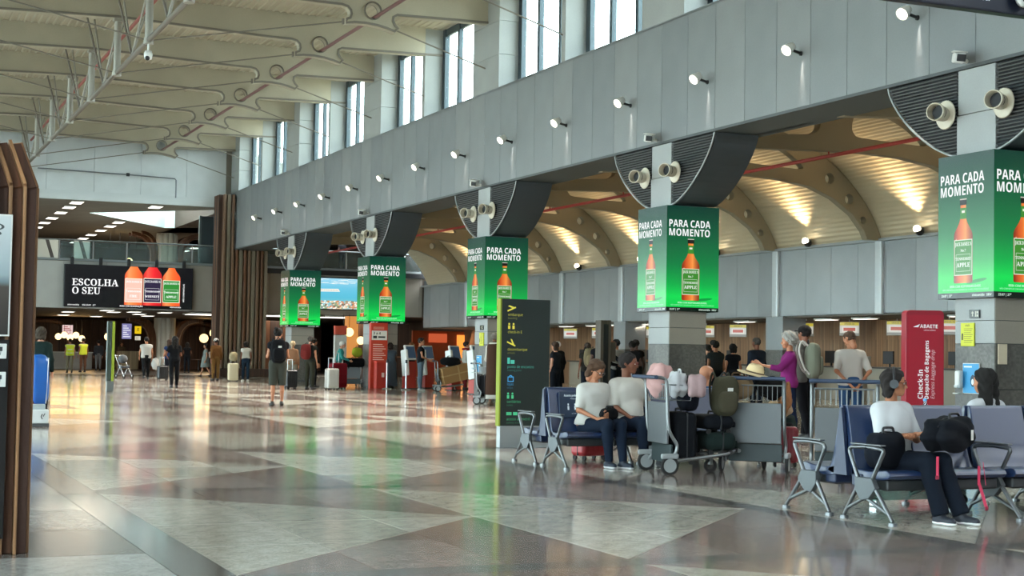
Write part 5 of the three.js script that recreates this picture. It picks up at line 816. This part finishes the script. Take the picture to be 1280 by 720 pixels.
bag('dark fur-trimmed coat bundle at the right of the straw hat cart', 9.52, 0.82, -14.55, -0.6, 0.3, 0.24, 0.26, '#1b1818', { p: 2.2, wob: 0.14, plain: 1 });
bag('orange and brown patterned cloth hanging at the right end of the hat cart', 9.68, 0.66, -14.5, -0.4, 0.14, 0.34, 0.14, '#b0764e', { p: 2.2, wob: 0.2, plain: 1 });
bag('cream flowered bag low on the far side of the hat cart', 9.95, 0.6, -15.0, -0.5, 0.26, 0.24, 0.2, '#cfae8b', { p: 2.4, wob: 0.12 });
bag('green and black toy bundle under the cream flowered bag', 10.05, 0.4, -15.1, -0.5, 0.3, 0.22, 0.26, '#2c3a36', { p: 2.2, wob: 0.15, plain: 1 });
suitcase('dark red suitcase at the foot of the hat cart', 9.98, 0.02, -14.95, -0.5, 0.3, 0.42, 0.22, '#7a1f2b', {});
suitcase('black suitcase on the deck of the hat cart', 9.56, 0.22, -15.2, -0.55, 0.5, 0.4, 0.24, '#15171b', { soft: 1 });
{
  const h = thing('straw_hat', 'cream straw hat with a dark band lying on the handle of the luggage cart', 'hat', 9.27, 1.09, -14.5, 0.4); h.rotation.set(0.25, 0.4, -0.18);
  part('brim', M(lathe([[0.09, 0.012], [0.15, 0.0], [0.19, -0.005], [0.2, 0.008], [0.15, 0.012], [0.09, 0.022]], 28)), mat('#d2bd94', 0.85), h); part('crown', M(lathe([[0.105, 0.0], [0.1, 0.06], [0.085, 0.1], [0.05, 0.12], [0, 0.118]], 28)), mat('#cdb68b', 0.85), h); part('band', M(lathe([[0.107, 0.01], [0.104, 0.035], [0.107, 0.035], [0.11, 0.01]], 28)), mat('#5a4634', 0.8), h);
}
suitcase('red suitcase standing behind the seated couple', 8.35, 0, -16.75, 0.3, 0.42, 0.8, 0.26, '#a3222b');
// ---------- the seated people ----------
const N = 0.012;
person('woman in white shirt and headphones sitting on the near bench with crossed arms', 7.71, -10.02, 0.16, { fem: 1, sit: 0.52, h: 1.56, cell: N, skin: 'tan', top: '#d9dbde', sleeve: 1.0, hem: 0.52, loose: 0.02, bottom: '#151c28', looseLeg: 0.02, flareLeg: 0.02, legs: [[0.02, 0.55, -0.02], [0.16, 0.62, 0.2]], arms: ['cross', [[0.06, -0.25, 0.1], [-0.18, -0.23, 0.25]]], turn: 0.8, hair: 'bob', hairC: '#1d1715', glasses: '#5a3a26', shades: 1, headphones: 1, face: 1, shoe: '#20242e', sole: '#cfd0d0', wide: 1.02 });
person('woman in white T-shirt with bowed head, left of the couple on the farther bench', 7.9, -15.78, 0.12, { fem: 1, sit: 0.52, h: 1.6, cell: N, skin: 'tan', top: '#dcd9d2', sleeve: 0.9, hem: 0.52, bottom: '#1c2739', legs: [[0.06, 0.42, 0.02], [0.14, 0.55, 0.1]], arms: ['lap', [[0.07, -0.25, 0.06], [-0.14, -0.3, 0.29]]], turn: 0.45, nod: 0.5, hair: 'bob', hairC: '#4a3526', glasses: '#3a2a22', face: 1, shoe: '#1c2433', sole: '#b9babc', wide: 1.2, belly: 0.9, lean: 0.08 });
person('man in white T-shirt with glasses, right of the couple on the farther bench', 8.35, -15.78, 0.25, { sit: 0.51, h: 1.72, cell: N, skin: 'brown', top: '#d8d3ca', sleeve: 0.95, hem: 0.51, bottom: '#1b2536', legs: [[0.14, 0.44, 0.12], [0.2, 0.4, 0.2]], arms: [[[0.04, -0.26, 0.06], [-0.02, -0.38, 0.28]], [[0.14, -0.25, 0.02], [0.2, -0.36, 0.24]]], turn: 0.6, hair: 'short', hairC: '#221c1a', glasses: '#7a2f28', face: 1, shoe: '#22262d', sole: '#5a5c60', wide: 1.16, belly: 1.1 });
person('bald man in a blue shirt seated facing away behind the olive backpack', 9.72, -16.28, PI - 0.45, { sit: 0.5, h: 1.56, cell: N, skin: 'tan', top: '#4b6384', sleeve: 1.2, hem: 0.5, bottom: '#2d3038', arms: ['lap', 'lap'], turn: -0.8, hair: 'bald', wide: 1.1, face: 1, nod: 0.1 });
person('woman with long black hair seated with her back to us at the right edge', 9.12, -10.56, PI + 0.1, { fem: 1, sit: 0.52, h: 1.58, cell: N, skin: 'tan', top: '#d9dade', sleeve: 1.0, hem: 0.5, bottom: '#23262e', arms: ['lap', 'lap'], hair: 'long', hairC: '#14110f', turn: 0.2 });
{ // what the seated people carry
  bag('dark navy handbag on the seat beside the woman with headphones', 7.52, 0.42, -9.86, 0.3, 0.36, 0.28, 0.2, '#151922', { p: 4 });
  bag('black duffel bag with a white tag on the lap of the woman with headphones', 7.98, 0.56, -9.66, 0.55, 0.6, 0.26, 0.32, '#12151c', { p: 3.4, wob: 0.13, tag: 1 });
  for (const [l, x, y, z] of [['left', 7.74, 0.5, -9.5], ['right', 8.16, 0.42, -9.52]]) { const s = thing('bag_strap', `pink-red strap hanging from the ${l} side of the black duffel bag`, 'strap', x, y, z); part('webbing', [flat([0, 0.03, 0], [-0.01, -0.12, 0.01], 0.028, 0.004), ...(l === 'right' ? [flat([0.0, -0.1, 0.0], [0.05, -0.3, 0.03], 0.024, 0.004), flat([0.04, 0.06, 0], [0.05, -0.12, 0.02], 0.022, 0.004)] : [])], mat('#b52a4a', 0.7), s); part('end', rb(0.03, 0.03, 0.01, l === 'right' ? 0.05 : -0.01, l === 'right' ? -0.3 : -0.13, l === 'right' ? 0.03 : 0.01, 0.003), mat('#8f2039', 0.6), s); }
  bag('small black waist bag in the hands of the woman with bowed head', 7.97, 0.54, -15.5, 0.2, 0.24, 0.14, 0.12, '#15161a', { p: 2.6 });
  const p = thing('water_bottle', 'clear plastic water bottle behind the backrest, left of the black-haired woman', 'bottle', 8.62, 0.5, -10.75, 0); part('body', lathe([[0, 0], [0.036, 0], [0.038, 0.02], [0.038, 0.3], [0.034, 0.36], [0.015, 0.4], [0.015, 0.42]], 20), mat('#d9edf5', 0.08, 0, { physical: true, transmission: 0.85, thickness: 0 }), p); part('cap', cy(0.017, 0.017, 0.022, 0, 0.43, 0, 14), mat('#4a90c2', 0.5), p);
  const g = thing('glass_panel', 'greenish glass panel on low feet behind the legs of the seated woman', 'panel', 8.65, 0, -10.9, 0); part('pane', rb(1.1, 0.3, 0.012, 0, 0.2, 0, 0.004), mat('#b8cfc8', 0.05, 0, { physical: true, transmission: 0.75, thickness: 0 }), g); for (const x of [-0.45, 0.45]) part('foot', rb(0.04, 0.06, 0.1, x, 0.03, 0, 0.01), STEEL, g);
}
// ---------- standing by the counters ----------
person('grey-haired woman in a purple top with an arm stretched out, wearing a grey-green backpack', 13.38, -19.95, -2.0, { fem: 1, h: 1.66, cell: 0.016, skin: 'tan', top: '#86286f', sleeve: 1.5, bottom: '#1f2c46', hair: 'curly', hairC: '#8d8a84', arms: ['down', [[0.06, -0.2, 0.2], [0.1, -0.14, 0.5]]], legs: [[0.06, 0], [-0.08, 0]], shoe: '#c9c9c9', wide: 1.1 });
backpack('grey-green backpack on the back of the woman in the purple top', 13.66, 0.98, -19.72, 1.15, '#7d8070', 1.15, 0, { strap: '#c9c3bb' });
person('broad man in a grey T-shirt and dark cap standing with legs apart, back to us', 13.95, -20.35, PI + 0.15, { h: 1.8, cell: 0.016, skin: 'brown', top: '#6d6b66', sleeve: 0.9, bottom: '#17181d', hair: 'crop', cap: '#1d1b1b', capBack: 0, arms: ['down', 'swingF'], legs: [[0.16, 0], [-0.2, 0.1]], wide: 1.18 });
person('man in a white polo shirt with hands clasped behind his back', 14.5, -19.9, PI - 0.25, { h: 1.72, cell: 0.016, skin: 'tan', top: '#cfc9c0', sleeve: 0.95, bottom: '#35537a', hair: 'crop', hairC: '#4a372a', arms: ['behind', 'behind'], nod: 0.45, turn: 0.5, wide: 1.12, lean: 0.05 });
// ---------- crowd in the check-in queue ----------
const Q = (l, x, z, ry, o) => person(l, x, z, ry, { cell: 0.026, ...o });
Q('white-haired man in a long black coat right behind the directory totem', 20.1, -42.6, PI + 0.2, { h: 1.72, skin: 'pale', top: '#14151a', sleeve: 2, tunic: 0.45, bottom: '#121318', hair: 'crop', hairC: '#cfcac4' });
Q('tall dark man in black whose head stands highest in the left queue', 18.0, -35.6, PI, { h: 1.78, skin: 'dark', top: '#16181e', bottom: '#14161b', hair: 'crop', arms: ['front', 'front'] });
Q('person with tan hair and a camouflage-tan backpack in the left queue', 18.3, -36.9, PI - 0.2, { h: 1.64, skin: 'brown', top: '#3a3833', bottom: '#20242d', hair: 'crop', hairC: '#3d3028' });
backpack('tan camouflage backpack worn in the left queue', 18.27, 0.98, -36.66, -0.2, '#8d7f63', 1.1, 0, { pocket: '#a2916f' });
Q('woman in dark clothes with brown hair at the left of the queue', 17.2, -36.6, PI + 0.5, { fem: 1, skin: 'light', top: '#23262e', bottom: '#1c2029', hair: 'bob', hairC: '#3a2a20', arms: ['phone', 'down'] });
Q('woman facing sideways in a blue top, second from the left of the queue', 18.6, -40.4, 1.8, { fem: 1, skin: 'tan', top: '#2c3446', bottom: '#1f2836', hair: 'tail', hairC: '#2a201b', arms: ['front', 'down'] });
Q('bald man leaning forward in a black shirt beside the white-shirted man', 19.2, -37.6, 1.2, { h: 1.74, skin: 'brown', top: '#17181d', sleeve: 2, bottom: '#1b1d24', hair: 'bald', lean: 0.28, arms: ['reach', 'front'] });
Q('man in a plain white shirt facing away by the slim brown pillar', 19.75, -38.0, PI + 0.1, { h: 1.76, skin: 'tan', top: '#bdb9b4', bottom: '#20242c', hair: 'short' });
Q('dark-clothed man left of the stone column, head bent over a bag', 18.6, -34.9, PI - 0.5, { h: 1.7, skin: 'dark', top: '#1a1a1d', bottom: '#17181b', hair: 'short', lean: 0.2, arms: ['front', 'front'] });
Q('taller dark-clothed man touching the left edge of the stone column', 19.4, -36.2, PI, { h: 1.74, skin: 'dark', top: '#141518', bottom: '#151619', hair: 'crop' });
Q('man with cropped hair at the left of the right-hand queue by the column', 21.6, -36.4, -2.4, { h: 1.7, skin: 'light', top: '#2b2a2c', bottom: '#1d1f25', hair: 'crop', hairC: '#3b2d25', arms: ['front', 'down'] });
Q('tall dark-haired man behind the others in the right-hand queue', 22.3, -37.0, PI, { h: 1.78, skin: 'brown', top: '#24283a', bottom: '#1b1d25', hair: 'short' });
Q('short woman with tied hair and bare arms in the right-hand queue', 20.2, -33.8, PI + 0.4, { fem: 1, h: 1.62, skin: 'light', top: '#33323a', bottom: '#23262e', hair: 'tail', arms: ['hip', 'down'] });
Q('man in a grey-green T-shirt in the middle of the right-hand queue', 19.7, -32.6, PI + 0.1, { h: 1.7, skin: 'tan', top: '#373c3e', bottom: '#20242b', hair: 'short', wide: 1.15 });
Q('woman with dark bobbed hair right of the grey-green T-shirt', 21.2, -34.2, PI - 0.2, { fem: 1, h: 1.66, skin: 'tan', top: '#1d1e24', bottom: '#1c2028', hair: 'bob' });
Q('tall man in a dark blue jacket at the right end of the queue', 20.0, -31.2, PI + 0.15, { h: 1.78, skin: 'brown', top: '#262c38', sleeve: 2, bottom: '#1b1f28', hair: 'crop', hairC: '#4a443f', wide: 1.15, arms: ['front', 'down'] });
// ---------- middle distance, by the red machines ----------
Q('man in a black T-shirt, grey shorts and black backpack standing alone in the open hall', 9.2, -34.8, PI - 0.15, { h: 1.8, cell: 0.016, skin: 'tan', top: '#16171b', bottom: '#44463f', leg: 1.15, looseLeg: 0.03, hair: 'bun', hairC: '#191513', shoe: '#26241f', arms: ['phone', 'phone'], legs: [[0.05, 0], [-0.05, 0]], turn: -0.5 });
backpack('black backpack on the man in grey shorts standing alone', 9.15, 1.0, -34.58, 0.15 * -1, '#121317', 1.15, 0, { patch: 1 });
Q('man with a dark red backpack leading two suitcases', 14.45, -50.4, 2.3, { h: 1.8, skin: 'light', top: '#2c2d2a', bottom: '#35352a', hair: 'short', hairC: '#3b3530', arms: ['down', 'reach'], turn: 0.3 });
backpack('dark red backpack on the man leading two suitcases', 14.22, 1.02, -50.16, -0.85, '#6e2522', 1.1);
Q('woman in a patterned trouser suit beside the man with the red backpack', 14.1, -51.4, 2.7, { fem: 1, skin: 'light', top: '#9a6f52', sleeve: 2, bottom: '#8d8574', hair: 'tail', hairC: '#b09a7a' });
suitcase('small black cabin suitcase with its handle pulled up, by the patterned trousers', 13.95, 0, -51.0, 0.2, 0.42, 0.6, 0.26, '#17181b', { pull: 1 });
suitcase('white suitcase with a dark centre band in front of the red suitcase', 15.2, 0, -50.3, 0.3, 0.46, 0.68, 0.28, '#cfcbc6', { pull: 1, band: '#1a1a1c' });
suitcase('big dark red suitcase behind the white one', 15.75, 0, -51.4, 0.3, 0.62, 0.86, 0.34, '#8f1f2d', { soft: 1, pull: 1 });
Q('person in a teal jacket leaning on a loaded cart', 16.55, -54.0, 1.4, { h: 1.7, skin: 'light', top: '#3f9a96', sleeve: 2, bottom: '#8f8f8a', hair: 'short', hairC: '#c9c4ba', arms: ['push', 'push'], lean: 0.2 });
cart('luggage cart loaded with dark bags in front of the teal jacket', 17.2, -54.3, 2.6);
suitcase('large black suitcase lying across the cart of the teal jacket', 17.15, 0.7, -54.0, 0.2, 0.75, 0.34, 0.4, '#131417', { soft: 1 });
bag('bright yellow-green bag on the black suitcase of the teal jacket cart', 17.3, 1.12, -54.1, 0.3, 0.4, 0.36, 0.26, '#b9c437', { p: 2.6 });
Q('man in dark clothes behind the white suitcase, facing the totem', 15.5, -53.6, 1.9, { h: 1.76, skin: 'tan', top: '#1d1f20', sleeve: 2, bottom: '#1b1c20', hair: 'short' });
Q('woman in a long sleeveless grey-blue dress, back to us, right of the orange totem', 18.12, -52.7, PI, { fem: 1, h: 1.66, skin: 'dark', top: '#56626e', sleeve: 0.25, tunic: 0.1, flare: 0.3, hair: 'bob', hairC: '#241a17', wide: 1.2 });
Q('woman in a flowered yellow top bending at the first check-in machine', 18.95, -55.2, 1.3, { fem: 1, skin: 'tan', top: '#8c7a3a', bottom: '#2c2f30', hair: 'tail', arms: ['reach', 'reach'] });
Q('woman with reddish hair and a cap using the first check-in machine', 19.7, -54.8, 1.0, { fem: 1, h: 1.7, skin: 'light', top: '#1a1b1f', sleeve: 0.4, bottom: '#27272a', hair: 'tail', hairC: '#7a4a30', arms: ['front', 'front'] });
Q('man in a black T-shirt and blue jeans pushing the cart with the cardboard box', 18.05, -49.3, 1.3, { h: 1.82, skin: 'tan', top: '#17181c', bottom: '#5d6c78', hair: 'short', arms: ['push', 'push'], shoe: '#8a8a88', turn: -0.2 });
cart('luggage cart carrying the big cardboard box', 18.55, -49.0, 1.35, false);
{ const b = thing('cardboard_box', 'big brown taped cardboard box tilted on the luggage cart', 'box', 19.15, 0.42, -48.9, 0.12); b.rotation.set(0, 0.12, 0.22); const m = mat('#9a7448', 0.8); part('carton', rb(1.05, 0.55, 0.5, 0, 0.2, 0, 0.012), m, b); part('tape', [rb(1.056, 0.05, 0.506, 0, 0.2, 0, 0.01), rb(0.06, 0.556, 0.506, 0.1, 0.2, 0, 0.01)], mat('#b08d5d', 0.4), b); part('flap_edge', bx(1.0, 0.008, 0.01, 0, 0.478, 0), mat('#6f5231', 0.9), b); }
bag('black holdall on top of the big cardboard box', 19.0, 0.88, -48.9, 0.1, 0.75, 0.3, 0.4, '#141518', { p: 2.6 });
Q('person in white with a red scarf at the second check-in machine', 20.6, -51.5, 1.4, { skin: 'light', top: '#cfcac2', sleeve: 2, bottom: '#6f2226', hair: 'short', scarf: '#a3242c' });
Q('man in a dark jacket between the two right check-in machines', 20.5, -49.0, 2.4, { h: 1.76, skin: 'brown', top: '#1b1e26', sleeve: 2, bottom: '#1a1c22', hair: 'short', arms: ['front', 'down'] });
Q('person in white at the third check-in machine by the stone column', 19.4, -46.9, 1.5, { fem: 1, skin: 'light', top: '#c4c0ba', bottom: '#22252c', hair: 'tail', arms: ['reach', 'down'] });
Q('man in a white robe and brown tabard with a hood, left of the directory totem', 14.95, -35.4, 0.6 + PI / 2, { h: 1.82, cell: 0.016, skin: 'brown', top: '#c9c4ba', sleeve: 2, tunic: 0.16, flare: 0.2, tabard: '#4a3327', scarf: '#d3cec3', hair: 'crop', hairC: '#5a554e', shoe: '#6a5240', arms: ['front', 'front'] });
cart('luggage cart with black bags beside the man in the brown tabard', 15.0, -36.5, 1.0);
suitcase('small black bag on the cart of the man in the brown tabard', 15.1, 0.2, -36.35, 1.0, 0.42, 0.5, 0.25, '#15161a', { soft: 1 });
// ---------- far walkers ----------
const W = (l, x, z, ry, o) => person(l, x, z, ry, { cell: 0.03, ...o });
W('man in a white T-shirt and black trousers carrying a white bag, walking away', 11.75, -66.4, PI, { h: 1.8, skin: 'tan', top: '#c7c3bd', bottom: '#18191c', arms: ['down', 'swingF'], legs: [[0.2, 0.1], [-0.2, 0.3]], wide: 1.15 });
bag('white carrier bag in the hand of the man in the white T-shirt', 12.1, 0.42, -66.2, 0, 0.3, 0.5, 0.2, '#c9c9c6', { p: 2.4, wob: 0.1 });
W('woman in a blue top walking between the white T-shirt and the woman in black', 12.45, -64.9, PI, { fem: 1, h: 1.72, skin: 'tan', top: '#263a63', bottom: '#1b1e28', hair: 'long', hairC: '#3b2a20', legs: [[0.15, 0], [-0.15, 0.2]] });
suitcase('black cabin suitcase rolled by the woman in the blue top', 12.15, 0, -64.7, 0.2, 0.44, 0.55, 0.26, '#16171a', { pull: 1 });
W('slim woman in tight black clothes and heeled shoes walking away', 10.0, -51.2, PI, { fem: 1, h: 1.72, cell: 0.022, skin: 'brown', top: '#111216', sleeve: 0.6, bottom: '#101115', hair: 'long', hairC: '#14100e', legs: [[0.1, 0], [-0.12, 0.25]], arms: ['front', 'hip'] });
W('man in a brown suit and white cap with a pale suitcase', 14.3, -64.3, PI + 0.2, { h: 1.78, skin: 'brown', top: '#6e4a26', sleeve: 2, bottom: '#7a5a30', hair: 'crop', cap: '#cfcdc8', arms: ['down', 'swingB'] });
suitcase('tall pale beige suitcase between the brown suit and the cropped white top', 14.75, 0, -63.0, 0, 0.42, 0.72, 0.26, '#cdbf9f', { pull: 1, band: '#3a3530' });
bag('pale patterned bag sitting on the tall beige suitcase', 14.75, 0.84, -63.0, 0, 0.34, 0.4, 0.24, '#b3a582', { p: 2.5 });
W('woman in a cropped white top and dark jeans, back to us', 15.3, -63.1, PI, { fem: 1, h: 1.68, skin: 'brown', top: '#cdc9bd', hem: 1.0, bottom: '#26384a', hair: 'bob', hairC: '#1d1512', shoe: '#d0cdc6', wide: 1.1 });
W('child or short woman in a grey flowered dress walking left', 16.0, -74.2, -1.6, { fem: 1, h: 1.6, skin: 'tan', top: '#8b918d', tunic: 0.5, flare: 0.24, hair: 'bob', legs: [[0.25, 0], [-0.2, 0.2]] });
W('man in a yellow hi-vis vest and khaki trousers, left of two', 10.62, -82.3, PI, { h: 1.78, skin: 'tan', top: '#c9c6bc', bottom: '#8a8068', vest: '#d3e02a', hivis: 1, hair: 'crop' });
W('man with a yellow hi-vis band over a pale shirt and brown trousers, right of two', 11.75, -85.6, PI + 0.3, { h: 1.84, skin: 'brown', top: '#b7b39a', bottom: '#6d4a38', vest: '#cfdb33', hair: 'crop', turn: -0.4 });
W('man in a grey shirt and dark backpack right of the hi-vis men', 13.5, -92, PI, { h: 1.76, skin: 'light', top: '#3a3d42', sleeve: 2, bottom: '#77787a', hair: 'short' });
W('person in white sitting height by the pushchair near the green totem', 14.4, -94, PI - 0.4, { fem: 1, h: 1.5, skin: 'light', top: '#c9c7c4', bottom: '#3b3d44', hair: 'tail' });
W('dark-clothed woman right of the woman in black at the back', 17.6, -86.5, PI - 0.3, { fem: 1, h: 1.72, skin: 'brown', top: '#1a1b1f', bottom: '#21242b', hair: 'long', arms: ['push', 'push'] });
W('seated-looking diner in white behind the walkers', 20.4, -93, -0.6, { fem: 1, h: 1.45, skin: 'tan', top: '#cfcbc4', bottom: '#2b2d35', hair: 'bob' });
W('man in a dark shirt at the tables near the potted palm', 21.4, -92, -0.9, { h: 1.5, skin: 'brown', top: '#22242a', bottom: '#24262c', hair: 'short' });
W('staff member standing behind the pale wood counter', 15.9, -98.6, 0.2, { h: 1.72, skin: 'tan', top: '#6f624c', bottom: '#23242a', hair: 'short' });
W('person in dark green with brown hair standing behind the blue wrapped luggage', 3.3, -29.7, PI - 0.3, { fem: 1, h: 1.64, cell: 0.022, skin: 'light', top: '#22322f', sleeve: 2, bottom: '#1c2431', hair: 'bob', hairC: '#3a3026' });
{ const b = thing('wrapped_luggage', 'tall blue wrapped luggage beyond the kiosk at the left', 'luggage', 3.22, 0.18, -29.2, 0.3); part('wrap', blob(0.36, 0.95, 0.28, 4, 0.04), mat('#1f63b8', 0.3), b); part('white_seam', bar([0.1, 0.06, 0.13], [0.13, 0.9, 0.13], 0.008), WHITEP, b); part('wheel', [cy(0.04, 0.04, 0.05, 0.12, -0.02, 0, 12, 0, 0, PI / 2), cy(0.04, 0.04, 0.05, -0.12, -0.02, 0, 12, 0, 0, PI / 2)], RUBBER, b); }
bag('small red bag at the foot of the blue wrapped luggage', 3.05, 0.0, -28.9, 0.2, 0.26, 0.26, 0.2, '#9c1f2b', { p: 2.4 });
W('person leaning at the mezzanine rail above the boat picture screen', 23.8, -77.4, 0.1, { y: 5.6, h: 1.66, skin: 'dark', top: '#26262b', bottom: '#22242a', hair: 'crop', arms: ['rail', 'rail'] });
// a pushchair and cafe furniture at the back
{ const s = thing('pushchair', 'grey pushchair beside the man in the white T-shirt', 'pushchair', 11.0, 0, -67.5, 0.4); part('frame', [bar([-0.2, 0.1, 0.35], [-0.2, 1.0, -0.4], 0.015), bar([0.2, 0.1, 0.35], [0.2, 1.0, -0.4], 0.015), bar([-0.2, 0.1, -0.3], [-0.2, 0.6, 0.1], 0.015), bar([0.2, 0.1, -0.3], [0.2, 0.6, 0.1], 0.015), bar([-0.2, 1.0, -0.4], [0.2, 1.0, -0.4], 0.015)], STEEL, s); part('seat', rb(0.38, 0.1, 0.4, 0, 0.5, 0, 0.03), cloth('#55585c'), s); part('hood', sp(0.24, 0, 0.85, -0.1, 0.9, 0.8, 0.8), cloth('#6a6d70'), s); for (const x of [-0.2, 0.2]) for (const z of [-0.3, 0.35]) part('wheel', M(new THREE.TorusGeometry(0.09, 0.02, 6, 16).rotateY(PI / 2).translate(x, 0.11, z)), RUBBER, s); }
[[19.0, -90], [21.6, -89], [23.6, -91], [9.8, -89]].forEach(([x, z], i) => { const t = thing('cafe_table', `small dark cafe table at the back, ${['left of the round lamps', 'under the round lamps', 'by the potted palm', 'at the far left counter'][i]}`, 'table', x, 0, z); part('top', lathe([[0, 0.72], [0.4, 0.72], [0.42, 0.735], [0.4, 0.75], [0, 0.75]]), WOODD, t); part('stem', bar([0, 0.03, 0], [0, 0.72, 0], 0.04), BLACK, t); part('foot', lathe([[0, 0], [0.24, 0], [0.22, 0.03], [0, 0.04]]), BLACK, t); });
renderer.render(scene, camera);
